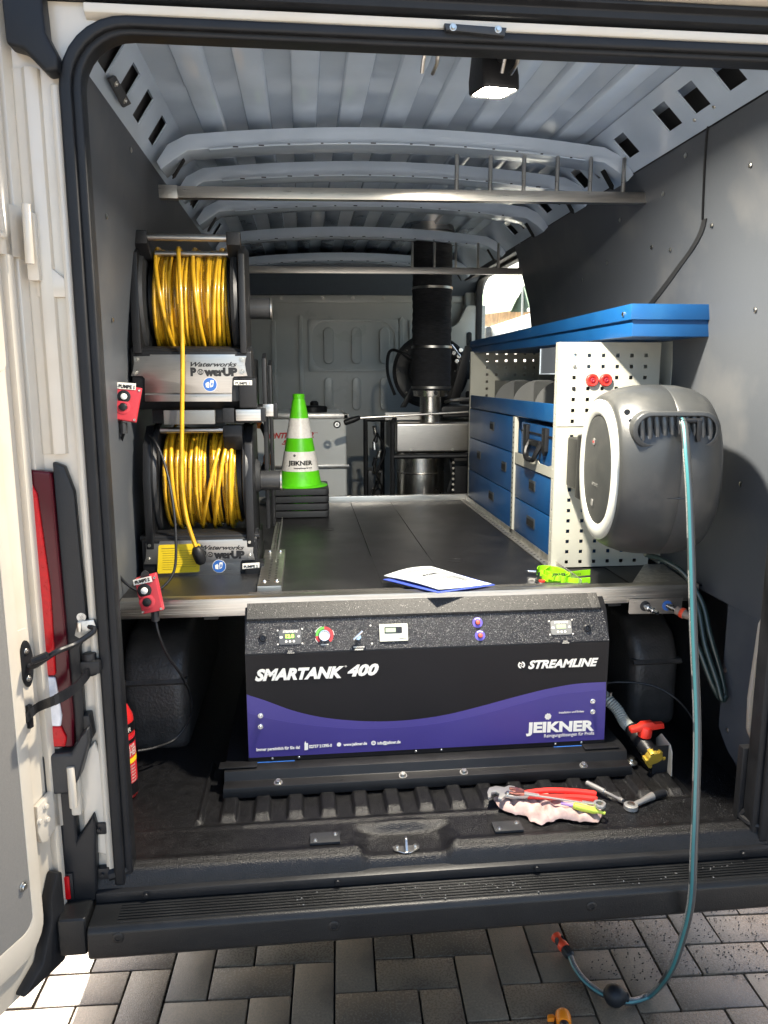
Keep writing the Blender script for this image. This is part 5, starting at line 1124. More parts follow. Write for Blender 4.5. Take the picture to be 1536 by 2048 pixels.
# ================================================================== DRAIN VALVE
dv = thing('drain_valve', 'red handled drain valve with a yellow cap on the van floor beside the tank unit', 'valve', (.66, .33, 0))
pc = U(1308, 1516, 1, .285); pb = U(1268, 1462, 1, .40); ax_ = (pc-pb).normalized()
MB().lathe([(.021, -.012), (.024, -.010), (.024, .004), (.021, .006), (.021, .020), (.026, .024), (.026, .034), (.024, .040), (.024, .085), (.021, .090), (.021, (pc-pb).length)], pb, ax_, 24).build('valve_body', BLACKPL, dv)
L_ = (pc-pb).length
cap = MB().lathe([(.023, -.012), (.026, -.010), (.026, .004), (.022, .008), (.0, .010)], pc, ax_, 24).build('yellow_cap', BRASSY, dv)
pp_ = ax_.orthogonal().normalized(); qq_ = ax_.cross(pp_)
for k in range(6): a = k*math.pi/3+.3; v_ = pp_*math.cos(a)+qq_*math.sin(a); MB().obox(pc+v_*.027-ax_*.001, v_, ax_, v_.cross(ax_), .004, .011, .005).build('cap_lug', BRASSY, cap, bevel=.001)
hc = pb+ax_*.055; upv = (Z*.95+X*.05-Y*.1).normalized()
hd = MB().cyl(hc, hc+upv*.042, .013, 18).build('valve_stem', REDPL, dv)
HR = mat('bright red plastic', (.75, .035, .02), .35)
MB().lathe([(.017, .024), (.020, .026), (.020, .046), (.016, .056), (0, .056)], hc, upv, 20).build('handle_hub', HR, hd)
MB().prism([(-.050, -.012), (.052, -.012), (.052, .004), (.026, .006), (.016, .014), (-.012, .014), (-.024, .006), (-.050, .003)], 1, -.010, .010).build('red_handle', HR, hd, bevel=.003, seg=2, local=True)
hh_ = C.objects['red_handle']; hh_.matrix_local = WM[hd.name].inverted() @ Matrix.Translation(hc+upv*.058) @ Matrix.Rotation(rad(-6), 4, 'Y')
MB().prism([(.28, 0), (.40, 0), (.40, .004), (.284, .004), (.284, .085), (.280, .088)], 0, .662, .715).build('valve_bracket', BLACKPL, dv)
MB().prism([(.255, .004), (.262, .075), (.275, .092), (.33, .100), (.36, .07), (.36, .004)], 0, .708, .711).build('bracket_side', PAINT, dv, bevel=.001)
MB().tube(spline([pb-ax_*.0, U(1250, 1445, 1, .44), U(1235, 1420, 1, .47), U(1216, 1400, 1, .50), U(1200, 1385, 1, .55)], 12), [.019 if k % 2 else .0165 for k in range(49)], 14).build('spiral_hose', CLEARH, dv, smooth=40)
q = U(1262, 1526, 2, .005); MB().cyl(q, q+Z*.003, .018, 22).build('washer', BOLTM, dv); bolt(q+Z*.003, Z, .0085, BOLTM, dv, h=.009)
q = U(1222, 1392, 1, .48); MB().cyl(q, q+Z*.012, .005, 8).build('hose_clamp_screw', BOLTM, dv)
cbl = MB().tube(spline([U(1205, 1368, 1, .50), U(1240, 1364, 1, .50), U(1300, 1370, 1, .46), U(1345, 1392, 1, .42), U(1380, 1430, 1, .40), U(1400, 1480, 1, .38), U(1405, 1520, 1, .37)], 8), .0035, 8).build('thin_cable', BLACKPL)
tag(cbl, 'thin black cable arching from the tank unit over the right side of the floor', 'cable')
# ================================================================== TOOLS ON THE FLOOR
def P0(px, py, z=.0): return U(px, py, 2, z)
TSTEEL = mat('satin tool steel', (.50, .49, .47), .32, .7, var=.1)
rnd = random.Random(3)
outl = [(988, 1594), (1010, 1600), (1060, 1606), (1085, 1590), (1082, 1584), (1100, 1592), (1150, 1596), (1195, 1608), (1203, 1630), (1190, 1642), (1150, 1640), (1120, 1636), (1085, 1645), (1062, 1638), (1048, 1628), (1015, 1622), (998, 1612)]
OP = [P0(a, b, .012) for a, b in outl]; cen = sum(OP, Vector())/len(OP)
mb = MB(); RN = 26; NN = 72; vs = []
sp2 = spline(OP, 8, closed=True); M_ = len(sp2); NN = M_
for k in range(RN+1):
    t = k/RN
    for i in range(M_):
        p = cen.lerp(sp2[i], t); a = 2*math.pi*i/M_
        fold = abs(math.sin((p.x*62+p.y*45)+3.2*noise.noise(Vector((p.x*16, p.y*16, 1)))))**.6*.015+noise.noise(Vector((p.x*60, p.y*60, 3)))*.007
        z = .006+(1-t**3)*.012+fold*(1-.55*t**6)
        if t == 1: z = .003+max(0, fold*.5)
        vs.append((p.x, p.y, max(z, .004)))
mb.add(vs, [(k*M_+i, k*M_+(i+1) % M_, (k+1)*M_+(i+1) % M_, (k+1)*M_+i) for k in range(RN) for i in range(M_)])
rg = mb.build('cleaning_rag', CLOTH, smooth=180); tag(rg, 'crumpled pale pink rag under the tools on the black van floor', 'rag')
pz = .034
pl = thing('pliers', 'water pump pliers with red handles lying on the pink rag', 'pliers', tuple(P0(1010, 1590, pz)))
MB().slab([P0(a, b, pz) for a, b in ((974, 1590), (978, 1581), (992, 1577), (1008, 1580), (1018, 1576), (1030, 1578), (1028, 1586), (1040, 1590), (1060, 1590), (1060, 1597), (1030, 1599), (1012, 1596), (1004, 1603), (996, 1602), (999, 1593), (991, 1588), (983, 1590), (982, 1598), (976, 1600))], Z, .009).build('jaw', TSTEEL, pl, bevel=.002)
q = P0(1016, 1587, pz+.009); bolt(q, Z, .006, BOLTM, pl)
HRED = mat('red dipped handle', (.72, .035, .025), .38)
MB().tube(spline([P0(1045, 1587, pz+.006), P0(1090, 1581, pz+.012), P0(1140, 1582, pz+.010), P0(1192, 1587, pz+.004)], 6), [.004]+[.0075]*17+[.006], 10).build('handle', HRED, pl)
MB().tube(spline([P0(1050, 1592, pz+.003), P0(1100, 1594, pz+.003), P0(1150, 1594, pz), P0(1194, 1598, pz-.004)], 6), [.004]+[.0078]*17+[.006], 10).build('handle', HRED, pl)
wz = .048
wr = thing('combination_spanner', 'chrome combination spanner with red mark lying across the red pliers', 'spanner', tuple(P0(1100, 1590, wz)))
a, b = P0(1040, 1587, wz), P0(1188, 1609, wz-.006); d_ = (b-a).normalized(); s_ = Z.cross(d_)
MB().slab([a-s_*.006, b-s_*.0045, b+s_*.0045, a+s_*.006], Z, .005).build('shank', TSTEEL, wr, bevel=.002)
MB().slab([a+d_*.012+s_*.009, a-d_*.010+s_*.017, a-d_*.030+s_*.012, a-d_*.026+s_*.006, a-d_*.012+s_*.006, a-d_*.012-s_*.006, a-d_*.026-s_*.008, a-d_*.028-s_*.014, a-d_*.008-s_*.016, a+d_*.012-s_*.008], Z, .008).build('open_end', mat('red tinted chrome', (.6, .25, .2), .2, .9), wr, bevel=.002)
MB().lathe([(.0095, 0), (.0155, 0), (.0165, .003), (.0155, .009), (.0095, .009)], b+d_*.014-Z*.002, Z, 24, close=True).build('ring_end', TSTEEL, wr)
MB().slab([a+d_*.05+Z*.0052-s_*.003, b-d_*.03+Z*.0052-s_*.003, b-d_*.03+Z*.0052+s_*.003, a+d_*.05+Z*.0052+s_*.003], Z, .0006).build('red_mark', HRED, wr)
sc_ = thing('screwdriver', 'small screwdriver with lime green handle at the right end of the rag', 'screwdriver', tuple(P0(1170, 1618, .03)))
a, b = P0(1146, 1611, .036), P0(1196, 1623, .030); d_ = (b-a).normalized(); LIM = mat('lime green handle', (.45, .55, .06), .4)
MB().lathe([(.005, 0), (.0085, .004), (.009, .02), (.0085, (b-a).length-.01), (.005, (b-a).length), (.0042, (b-a).length+.012), (.0042, (b-a).length+.018), (0, (b-a).length+.018)], a, d_, 16).build('handle', LIM, sc_)
MB().cyl(a, P0(1122, 1606, .036), .0045, 8).build('shaft', mat('violet plastic', (.35, .22, .5), .4), sc_)
rt_ = thing('ratchet', 'chrome socket ratchet with extension lying on the floor right of the rag', 'ratchet', tuple(P0(1262, 1610, 0)))
h_ = P0(1262, 1608, .016)
MB().lathe([(.013, -.016), (.0185, -.013), (.0185, -.002), (.013, 0), (0, 0)], h_, Z, 24).build('ratchet_head', TSTEEL, rt_)
MB().lathe([(.010, 0), (.010, .002), (.0045, .003), (0, .003)], h_, Z, 18).build('selector', STEEL, rt_)
a = P0(1174, 1566, .012); b = P0(1246, 1602, .012); d_ = (b-a).normalized()
MB().lathe([(.0075, 0), (.0078, .03), (.0078, .058), (.0045, .060), (.0045, (b-a).length-.015), (.0065, (b-a).length-.012), (.0065, (b-a).length)], a, d_, 16).build('extension', TSTEEL, rt_)
hpth = spline([h_-Z*.006, P0(1285, 1602, .012), P0(1305, 1592, .012), P0(1332, 1584, .012)], 5)
MB().tube(hpth, [.008, .008, .0075, .0075, .0075, .0075, .008, .009, .0095, .0105, .0112, .0112, .0115, .0115, .011, .006][:len(hpth)], 12).build('handle', TSTEEL, rt_)
MB().tube([hpth[10], hpth[12], hpth[14]], [.0113, .0125, .0118], 12).build('grip', BLACKPL, rt_)
# ================================================================== ON THE PLATFORM
br_ = thing('brochure', 'white printed brochure on a blue board lying over the front rail', 'brochure', tuple(U(880, 1165, 2, .535)))
bz_ = .5335
MB().slab([U(a, b, 2, bz_) for a, b in ((766, 1160), (877, 1187), (990, 1171), (905, 1147))], Z, .003).build('blue_board', mat('blue board', (.04, .07, .35), .4), br_, bevel=.0008, seg=1)
Q4 = [U(a, b, 2, bz_+.004) for a, b in ((768, 1154), (878, 1182), (984, 1168), (862, 1139))]
mb = MB(); G = 14; vs = []
for j in range(G+1):
    for i in range(G+1):
        s1, t1_ = i/G, j/G; p = (Q4[0].lerp(Q4[1], s1)).lerp(Q4[3].lerp(Q4[2], s1), t1_)
        vs.append((p.x, p.y, p.z+.0025+.010*math.sin(t1_*math.pi*.9)*(1-s1)*.8+.004*math.sin(s1*3+t1_*2)))
vs2 = [(x, y, z+.002) for x, y, z in vs]; gi = lambda i, j: j*(G+1)+i
mb.add(vs2+vs, [(gi(i, j), gi(i+1, j), gi(i+1, j+1), gi(i, j+1)) for j in range(G) for i in range(G)]+[((G+1)**2+gi(i, j), (G+1)**2+gi(i, j+1), (G+1)**2+gi(i+1, j+1), (G+1)**2+gi(i+1, j)) for j in range(G) for i in range(G)]+
       [(gi(i, 0), (G+1)**2+gi(i, 0), (G+1)**2+gi(i+1, 0), gi(i+1, 0)) for i in range(G)]+[(gi(0, j), gi(0, j+1), (G+1)**2+gi(0, j+1), (G+1)**2+gi(0, j)) for j in range(G)])
pg = mb.build('paper', PAPER, br_, smooth=70)
def pq(s1, t1_):
    p = (Q4[0].lerp(Q4[1], s1)).lerp(Q4[3].lerp(Q4[2], s1), t1_); return Vector((p.x, p.y, p.z+.0049+.010*math.sin(t1_*math.pi*.9)*(1-s1)*.8+.004*math.sin(s1*3+t1_*2)))
INK = mat('grey print', (.07, .07, .08), .5)
for k in range(13):
    t1_ = .26+.05*k; 
    for s0_, s1_ in ((.12, .44), (.50, .60+.3*rnd.random())):
        a, b = pq(s0_, t1_), pq(s1_, t1_); a2, b2 = pq(s0_, t1_+.026), pq(s1_, t1_+.026); MB().add([a, b, b2, a2], [(0, 1, 2, 3)]).build('printed_line', INK, pg)
a, b = U(846, 1152, 2, bz_+.016), U(873, 1147, 2, bz_+.016); text('JEIKNER', a, (b-a), Z.cross((b-a).normalized()), (b-a).length, .008, BLKINK, br_, bold=.03)
ly = thing('lanyard', 'crumpled lime green printed lanyard lying behind the front rail', 'lanyard', tuple(U(1120, 1150, 2, .53)))
def ribbon(pts, w_, m, nm, par, tilt=None, th=.0008):
    P_ = spline(pts, 8); mb = MB(); vs = []; N_ = len(P_)
    for i, p in enumerate(P_):
        t = (P_[min(i+1, N_-1)]-P_[max(i-1, 0)]).normalized(); up = (Z+(tilt[0]*math.sin(i*tilt[1]) if tilt else 0)*X.cross(t)).normalized(); up = (up-t*up.dot(t)).normalized(); s_ = t.cross(up)*th
        vs += [p-up*0-s_, p+up*w_-s_, p+up*w_+s_, p-up*0+s_]
    for i in range(N_-1):
        b_ = i*4
        for k in range(4): mb_ = (b_+k, b_+(k+1) % 4, b_+4+(k+1) % 4, b_+4+k); mb.f.append(mb_)
    mb.v += [tuple(v) for v in vs]; return mb.build(nm, m, par, smooth=60)
lz = .519
r1_ = ribbon([U(a, b, 2, lz) for a, b in ((1180, 1150), (1160, 1152), (1135, 1156), (1118, 1163), (1098, 1164), (1084, 1158), (1090, 1152), (1112, 1156), (1130, 1164), (1150, 1168), (1180, 1166))], .018, LIME, 'ribbon', ly, tilt=(.5, .25))
ribbon([U(a, b, 2, lz+.004) for a, b in ((1074, 1150), (1078, 1144), (1096, 1143), (1114, 1148), (1138, 1158), (1130, 1165), (1108, 1163), (1092, 1154), (1080, 1152))], .020, LIME, 'ribbon', ly, tilt=(.7, .2))
ribbon([U(a, b, 2, lz+.010) for a, b in ((1088, 1150), (1102, 1142), (1124, 1147), (1134, 1156), (1118, 1162), (1096, 1158))], .016, LIME, 'ribbon', ly, tilt=(.9, .35))
MB().tube([U(1056, 1142, 2, .526), U(1072, 1143, 2, .526)], .004, 8).build('clip', CHROME, ly); MB().lathe([(.003, 0), (.005, 0), (.005, .002), (.003, .002)], U(1055, 1142, 2, .526), Z, 12, close=True).build('clip_ring', CHROME, ly)
ptext('JEIKNER', 1104, 1152, 1132, 1151, U(1118, 1160, 2, .53)-Y*.004, Vector((0, -1, 0)), .008, BLKINK, ly, bold=.03); ptext('JEIKNER', 1142, 1150, 1162, 1150, U(1150, 1158, 2, .53)-Y*.004, Vector((0, -1, 0)), .006, BLKINK, ly)
rc = thing('red_cap', 'small black and red round cap beside the lanyard on the rail edge', 'cap', tuple(U(1085, 1167, 2, .53)))
MB().lathe([(.016, 0), (.017, .003), (.014, .006), (0, .006)], U(1082, 1167, 2, .516), Z, 22).build('cap_base', BLACKPL, rc); MB().lathe([(.010, .006), (.010, .010), (.007, .012), (0, .012)], U(1084, 1167, 2, .516), Z, 18).build('cap_top', HR, rc)
# traffic cones, stacked
def zc_at(py): return U(598, py, 1, 1.75).z
def cone(lbl, dz, shown):
    cx, cy = -.347, 1.838; t = thing('traffic_cone', lbl, 'traffic cone', (cx, cy, ZT+dz), 'green traffic cones stacked into each other')
    b = MB().prism(rrect(cx-.142, cx+.128, cy-.135, cy+.135, .022, 4), 2, ZT+dz+.001, ZT+dz+.030).build('base', CONEBLK, t, bevel=.005, seg=3)
    zb_ = ZT+dz+.0305; R0, R1, H_ = .098, .024, .417
    fr = lambda z: R0+(R1-R0)*(z-zb_)/H_
    def seg(za, zb2, m, nm, off=0, th=.0015): 
        return MB().lathe([(fr(za)+off, za), (fr(zb2)+off, zb2), (fr(zb2)+off-th, zb2), (fr(za)+off-th, za)], (cx, cy, 0), Z, 40, close=True).build(nm, m, t)
    seg(zb_, zb_+H_-.028, GREEN, 'cone_body')
    MB().lathe([(R0+.028, zb_), (R0+.022, zb_+.004), (R0+.004, zb_+.006), (R0-.002, zb_+.006)], (cx, cy, 0), Z, 40).build('rim', GREEN, t)
    if shown:
        zt = zb_+H_
        MB().lathe([(R1+.004, zt-.032), (R1+.001, zt-.020), (R1+.003, zt-.018), (R1+.003, zt-.004), (R1, zt), (R1-.008, zt), (R1-.008, zt-.03)], (cx, cy, 0), Z, 32).build('tip', GREEN, t)
        s1 = seg(zc_at(944), zc_at(905), REFL, 'reflective_sleeve', .0012); seg(zc_at(878), zc_at(838), REFL, 'reflective_sleeve', .0012)
        # lettering bent round the sleeve
        for s__, zz, hh, wd, m in (('JEIKNER', zc_at(931), .019, .118, BLKINK), ('Reinigungslösungen für Profis', zc_at(938), .0055, .086, BLKINK)):
            tt = text(s__, (0, 0, 0), X, Z, wd, hh, m, t, bold=.03, depth=.0)
            inv = WM[t.name].inverted(); fw = WM[t.name]
            for v in tt.data.vertices:
                p = fw @ v.co; z = zz+p.z; r_ = fr(z)+.0018; an = (p.x-wd/2+(.0 if hh > .01 else .012))/r_+rad(2); v.co = inv @ Vector((cx+math.sin(an)*r_, cy-math.cos(an)*r_, z))
        fz = zc_at(913)
        for k in range(5):
            a = 2*math.pi*k/5; an = (-.023+.0035*math.cos(a))/fr(fz); z = fz+.002+.0035*math.sin(a); r_ = fr(z)+.002
            MB().lathe([(.0024, 0), (.0024, .0004), (0, .0004)], (cx+math.sin(an)*r_, cy-math.cos(an)*r_, z), (math.sin(an), -math.cos(an), 0), 8).build('printed_mark', BLKINK, t)
    return t
names = ['bottom cone of the green stack, only its black base showing', 'second cone from the bottom of the green stack, black base showing', 'third cone from the bottom of the green stack, black base showing', 'green traffic cone with two white reflective sleeves, topmost of its stack']
for k in range(4): cone(names[k], .0335*k, k == 3)
# ================================================================== FAR EQUIPMENT
wt = thing('water_tank', 'milky white plastic tank with red lettering and a black cap behind the cones', 'tank', (-.35, 3.0, .42))
MB().box(-.62, -.083, 2.70, 3.30, .40, .922).build('tank_body', TANKW, wt, bevel=.02, seg=4)
MB().box(-.60, -.10, 2.72, 3.28, .918, .934).build('tank_top', TANKW, wt, bevel=.01, seg=3)
for za, zb in ((.905, .928), (.620, .640)): MB().box(-.635, -.070, 2.684, 2.702, za, zb).build('steel_band', STEEL, wt, bevel=.002)
MB().box(-.098, -.074, 2.684, 3.3, .905, .928).build('steel_band', STEEL, wt, bevel=.002)
MB().lathe([(.085, 0), (.088, .004), (.088, .03), (.08, .036), (.04, .038), (0, .038)], (-.275, 2.86, .934), Z, 36).build('tank_cap', BLACKPL, wt)
MB().lathe([(.022, 0), (.026, .01), (.026, .05), (.015, .06), (0, .06)], (-.26, 3.05, .934), Z, 18).build('vent', BLACKPL, wt)
ptext('CONTRACTOR', 527, 877, 628, 875, Vector((0, 2.6985, 0)), Vector((0, -1, 0)), .030, REDP, wt, shear=.35, bold=.03); ptext('500', 563, 889, 598, 888, Vector((0, 2.6985, 0)), Vector((0, -1, 0)), .024, REDP, wt, shear=.35, bold=.03)
ptext('TM', 628, 867, 635, 867, Vector((0, 2.6985, 0)), Vector((0, -1, 0)), .008, REDP, wt)
# steel burner with black tube frame
hb_ = thing('water_heater', 'stainless steel burner box and round boiler in a black tube frame', 'heater', (.38, 2.6, .43))
MB().box(.165, .630, 2.40, 2.95, .732, .895).build('burner_box', STEEL, hb_, bevel=.016, seg=4)
MB().box(.57, .585, 2.396, 2.40, .74, .89).build('panel_edge', STEEL, hb_)
for px in (822, 905): q = U(px, 899, 1, 2.4); bolt(q, -Y, .006, BOLTM, hb_, hexa=False)
POL = mat('polished stainless', (.74, .71, .66), .26, 1, var=.08, rvar=.08)
MB().cyl((.335, 2.62, .30), (.335, 2.62, .72), .135, 40).build('boiler', POL, hb_, smooth=60); MB().lathe([(.1355, .0), (.138, .004), (.1355, .010)], (.335, 2.62, .60), Z, 40).build('boiler_band', POL, hb_)
MB().tube(spline([(.145, 2.38, .30), (.145, 2.38, .70), (.145, 2.38, .86), (.150, 2.40, .900), (.17, 2.5, .912), (.17, 2.9, .912)], 6), .0135, 10).build('frame_tube', BLACKPL, hb_)
MB().tube([(.145, 2.382, .715), (.66, 2.382, .715)], .0135, 10).build('frame_tube', BLACKPL, hb_); MB().tube([(.145, 2.9, .30), (.145, 2.9, .90)], .0135, 10).build('frame_tube', BLACKPL, hb_)
MB().tube([(.03, 2.75, .30), (.03, 2.75, .90)], .0135, 10).build('frame_tube', BLACKPL, hb_); MB().tube([(.03, 2.75, .895), (.16, 2.75, .895)], .0135, 10).build('frame_tube', BLACKPL, hb_)
for k in range(9):
    x, z = .06+.012*(k % 3)+.02*rnd.random(), .45+.045*k; MB().lathe([(.012, 0), (.014, .01), (.010, .03), (.012, .05)], (x, 2.70, z), Vector((rnd.uniform(-.3, .3), rnd.uniform(-.3, .1), 1)), 10).build('pump_fitting', (CHROME, BLACKPL, BOLTM)[k % 3], hb_)
MB().tube(spline([(.09, 2.68, .82), (.13, 2.62, .72), (.08, 2.6, .60), (.12, 2.66, .50), (.10, 2.7, .44)], 6), .006, 8).build('pump_hose', BLACKPL, hb_)
MB().box(.04, .13, 2.72, 2.9, .44, .60).build('pump_block', DARKPL, hb_, bevel=.01); MB().box(.50, .66, 2.5, 2.8, .44, .70).build('motor_block', BLACKPL, hb_, bevel=.02, seg=3)
MB().tube(spline([(.47, 2.45, .70), (.49, 2.44, .6), (.47, 2.45, .5), (.50, 2.46, .44)], 6), .012, 8).build('pump_hose', BLACKPL, hb_)
for k in range(8): MB().cyl((.485, 2.42, .46+.03*k), (.485, 2.41, .465+.03*k), .007, 8).build('chain_link', BOLTM, hb_)
MB().box(.12, .31, 2.50, 2.53, .905, .945).build('steel_plate', STEEL, hb_)
fd = thing('exhaust_duct', 'black fabric covered exhaust duct with steel clamps rising to the roof', 'duct', (.362, 2.47, .9))
dx, dy = .368, 2.47
def dr_(z): return .105+.0012*math.sin(z*37)+.0012*math.sin(z*151)
prf = []
z = 1.065
while z < 1.885: prf.append((dr_(z), z)); z += .008
MB().lathe(prf, (dx, dy, 0), Z, 40).build('fabric_sleeve', DUCT, fd, smooth=60)
for zz in (1.082, 1.295, 1.600, 1.875): MB().lathe([(.107, zz-.006), (.109, zz-.006), (.109, zz+.006), (.107, zz+.006)], (dx, dy, 0), Z, 40, close=True).build('clamp', STEEL, fd)
MB().lathe([(.112, 1.885), (.112, 1.94)], (dx, dy, 0), Z, 40).build('roof_collar', STEEL, fd); MB().lathe([(.108, 1.883), (.118, 1.883), (.118, 1.892), (.108, 1.892)], (dx, dy, 0), Z, 40, close=True).build('collar_ring', STEEL, fd)
MB().lathe([(.058, .892), (.058, 1.03), (.092, 1.035), (.097, 1.072)], (dx-.004, dy, 0), Z, 36).build('flue_pipe', POL, fd); bolt((dx+.01, dy-.097, 1.052), -Y, .007, BLACKPL, fd, hexa=False)
ln = thing('spray_lance', 'spray lance with a black grip and ring end lying across the white tank corner', 'lance', (-.1, 2.38, .9))
a, b = U(716, 836, 1, 2.36), U(842, 829, 1, 2.36); MB().cyl(a, b+(b-a)*.9, .0065, 10).build('tube', STEEL, ln)
a2 = U(688, 846, 1, 2.36); MB().lathe([(.010, 0), (.016, .006), (.017, .05), (.012, .085), (.009, .09)], a2, a-a2, 14).build('grip', BLACKPL, ln)
MB().lathe([(.010, -.004), (.020, -.004), (.020, .004), (.010, .004)], U(674, 849, 1, 2.36), -Y, 20, close=True).build('ring_end', BLACKPL, ln); MB().lathe([(.008, -.005), (.012, -.005), (.012, .005), (.008, .005)], U(674, 849, 1, 2.36), -Y, 16, close=True).build('eye', CHROME, ln)
pr_ = thing('hose_drum', 'black hose drum standing behind the fabric duct near the bulkhead', 'hose drum', (.41, 2.95, 1.16))
dc = Vector((.415, 2.90, 1.170)); da = Vector((-.45, -.89, .02)).normalized()
MB().lathe([(.205, 0), (.215, .006), (.215, .02), (.19, .024), (.165, .012), (.12, .010), (.105, .026), (.06, .026), (.05, .05), (0, .05)], dc, da, 44).build('drum_flange', DARKPL, pr_, smooth=30); MB().lathe([(.17, -.16), (.17, 0)], dc, da, 40).build('drum_core', RUBBER, pr_); MB().lathe([(.205, -.16), (.215, -.154), (.205, -.14)], dc, da, 44).build('drum_flange', BLACKPL, pr_)
for k in range(8):
    a = k*math.pi/4; p_ = Z.cross(da).normalized(); q_ = da.cross(p_); bolt(dc+(p_*math.cos(a)+q_*math.sin(a))*.178+da*.016, da, .005, BOLTM, pr_, hexa=False)
MB().tube(spline([U(790, 790, 1, 2.62), U(776, 750, 1, 2.65), U(776, 712, 1, 2.68), U(786, 700, 1, 2.66), U(808, 708, 1, 2.62), U(822, 716, 1, 2.60)], 7), .009, 8).build('cable', BLACKPL, pr_); MB().tube([U(808, 708, 1, 2.61), U(826, 719, 1, 2.59)], [.013, .016], 10).build('strain_relief', BLACKPL, pr_)
MB().slab([U(a, b, 1, 2.75) for a, b in ((898, 805), (918, 805), (948, 688), (930, 692))], Y, .012).build('stand', BLACKPL, pr_, bevel=.003)
MB().slab([U(a, b, 1, 2.8) for a, b in ((800, 815), (812, 815), (838, 770), (828, 764))], Y, .012).build('stand', BLACKPL, pr_, bevel=.003)
for a, b in ((908, 706), (918, 712), (922, 700), (914, 722)): bolt(U(a, b, 1, 2.66), Vector((-.3, -1, 0)), .008, CHROME, pr_)
MB().tube([U(903, 690, 1, 2.65), U(920, 712, 1, 2.65)], .006, 8).build('lever', CHROME, pr_)
mt = thing('motor_cover', 'black machine cover with carrying handle right of the duct base', 'machine', (.6, 2.7, .9))
MB().prism(rrect(.44, .74, .915, .975, .02, 4), 1, 2.55, 2.9).build('cover', BLACKPL, mt, bevel=.006); MB().box(.555, .625, 2.56, 2.62, .985, 1.015).build('cover_knob', BLACKPL, mt, bevel=.006)
MB().tube(spline([(.46, 2.54, 1.0), (.5, 2.5, 1.012), (.6, 2.5, 1.015), (.70, 2.52, 1.005)], 6), .010, 10).build('handle', STEEL, mt); MB().tube([(.44, 2.50, .925), (.72, 2.50, .93)], .012, 10).build('rail_tube', BLACKPL, mt)
oc = thing('hose_coupling', 'black hose loop with orange couplings behind the lower hose reel', 'hose', (-.43, 1.3, .8))
MB().tube(spline([U(505, 830, 1, 1.22), U(522, 850, 1, 1.2), U(534, 880, 1, 1.2), U(535, 910, 1, 1.2), U(527, 935, 1, 1.2), U(515, 950, 1, 1.2)], 7), .009, 9).build('hose_run', RUBBER, oc)
MB().lathe([(.014, 0), (.017, .006), (.017, .03), (.013, .04)], U(536, 930, 1, 1.2), Vector((.0, 0, 1)), 16).build('orange_coupling', ORANGE, oc); MB().lathe([(.013, 0), (.015, .02), (.012, .035)], U(514, 856, 1, 1.2), Vector((.2, 0, 1)), 16).build('orange_coupling', ORANGE, oc)
# ================================================================== EXTINGUISHER, LOOSE COUPLING
fe = thing('fire_extinguisher', 'red fire extinguisher standing in the left corner behind the door seal', 'extinguisher', (-.838, .33, 0))
ex, ey = -.850, .325
MB().lathe([(.040, 0), (.048, .006), (.048, .215), (.046, .235), (.034, .262), (.018, .276), (.014, .285), (0, .285)], (ex, ey, .001), Z, 36).build('cylinder', mat('red gloss paint', (.50, .02, .02), .25, coat=.5), fe, smooth=60)
MB().lathe([(.0485, .030), (.0485, .185)], (ex, ey, 0), Z, 36).build('label_sleeve', mat('red label', (.55, .02, .03), .4), fe)
for z0_, z1_, m in ((.195, .222, SATIN), (.015, .05, SATIN), (.108, .122, YELLOWST), (.165, .176, SATIN)): MB().lathe([(.0488, z0_), (.0488, z1_)], (ex, ey, 0), Z, 36).build('label_band', m, fe)
def wrap(s, zz, hh, wd, a0_, m, rr=.0492):
    tt = text(s, (0, 0, 0), X, Z, wd, hh, m, fe, bold=.02, depth=.0); inv = WM[fe.name].inverted(); fw = WM[fe.name]
    for v in tt.data.vertices: p = fw @ v.co; an = p.x/rr+rad(a0_); v.co = inv @ Vector((ex+math.sin(an)*rr, ey-math.cos(an)*rr, zz+p.z))
wrap('FEUER', .200, .012, .05, 8, WHITEP); wrap('LÖSCHER', .130, .020, .07, 8, WHITEP); wrap('ABC PULVER', .153, .008, .06, 10, WHITEP)
for k in range(6): wrap('1 2 3 SICHERN ZIEHEN', .098-.009*k, .004, .055, 14, WHITEP)
MB().lathe([(.014, .283), (.016, .30), (.010, .31), (0, .31)], (ex, ey, 0), Z, 14).build('valve', BLACKPL, fe)
lc = thing('loose_coupling', 'loose orange and grey hose coupling lying on the paving at the bottom edge', 'coupling', tuple(U(1120, 2030, 2, GZ)))
b0 = U(1127, 2040, 2, GZ+.02); d_ = Vector((.25, 1, .05)).normalized()
d_ = (U(1122, 2006, 2, GZ+.02)-b0).normalized()
MB().lathe([(.010, -.03), (.012, -.03), (.0125, -.002), (.011, 0)], b0, d_, 20).build('coupling_core', DARKPL, lc)
MB().lathe([(.0175, -.012), (.020, -.006), (.0205, .010), (.019, .020), (.014, .026), (.009, .027)], b0, d_, 26).build('orange_collar', ORANGE, lc)
q = U(1102, 2036, 2, GZ+.018); MB().prism([(-.012, -.007), (.006, -.008), (.012, .0), (.008, .008), (-.008, .007)], 2, -.006, .006).build('release_tab', ORANGE, lc, bevel=.003, seg=2, local=True)
C.objects['release_tab'].location = q-Vector(lc.location)
mb = MB()
for k in range(520):
    px_, py_ = rnd.uniform(560, 1520), rnd.gauss(1762, 28); q = U(px_, py_, 2, -.0655)
    if not (-.10 < q.y < -.042) or noise.noise(Vector((q.x*9, q.y*20, 0))) < -.05: continue
    r_ = rnd.uniform(.0008, .0026); mb.lathe([(r_, 0), (r_*.85, r_*.35), (r_*.4, r_*.55), (0, r_*.6)], q+Z*.0012, Z, 8)
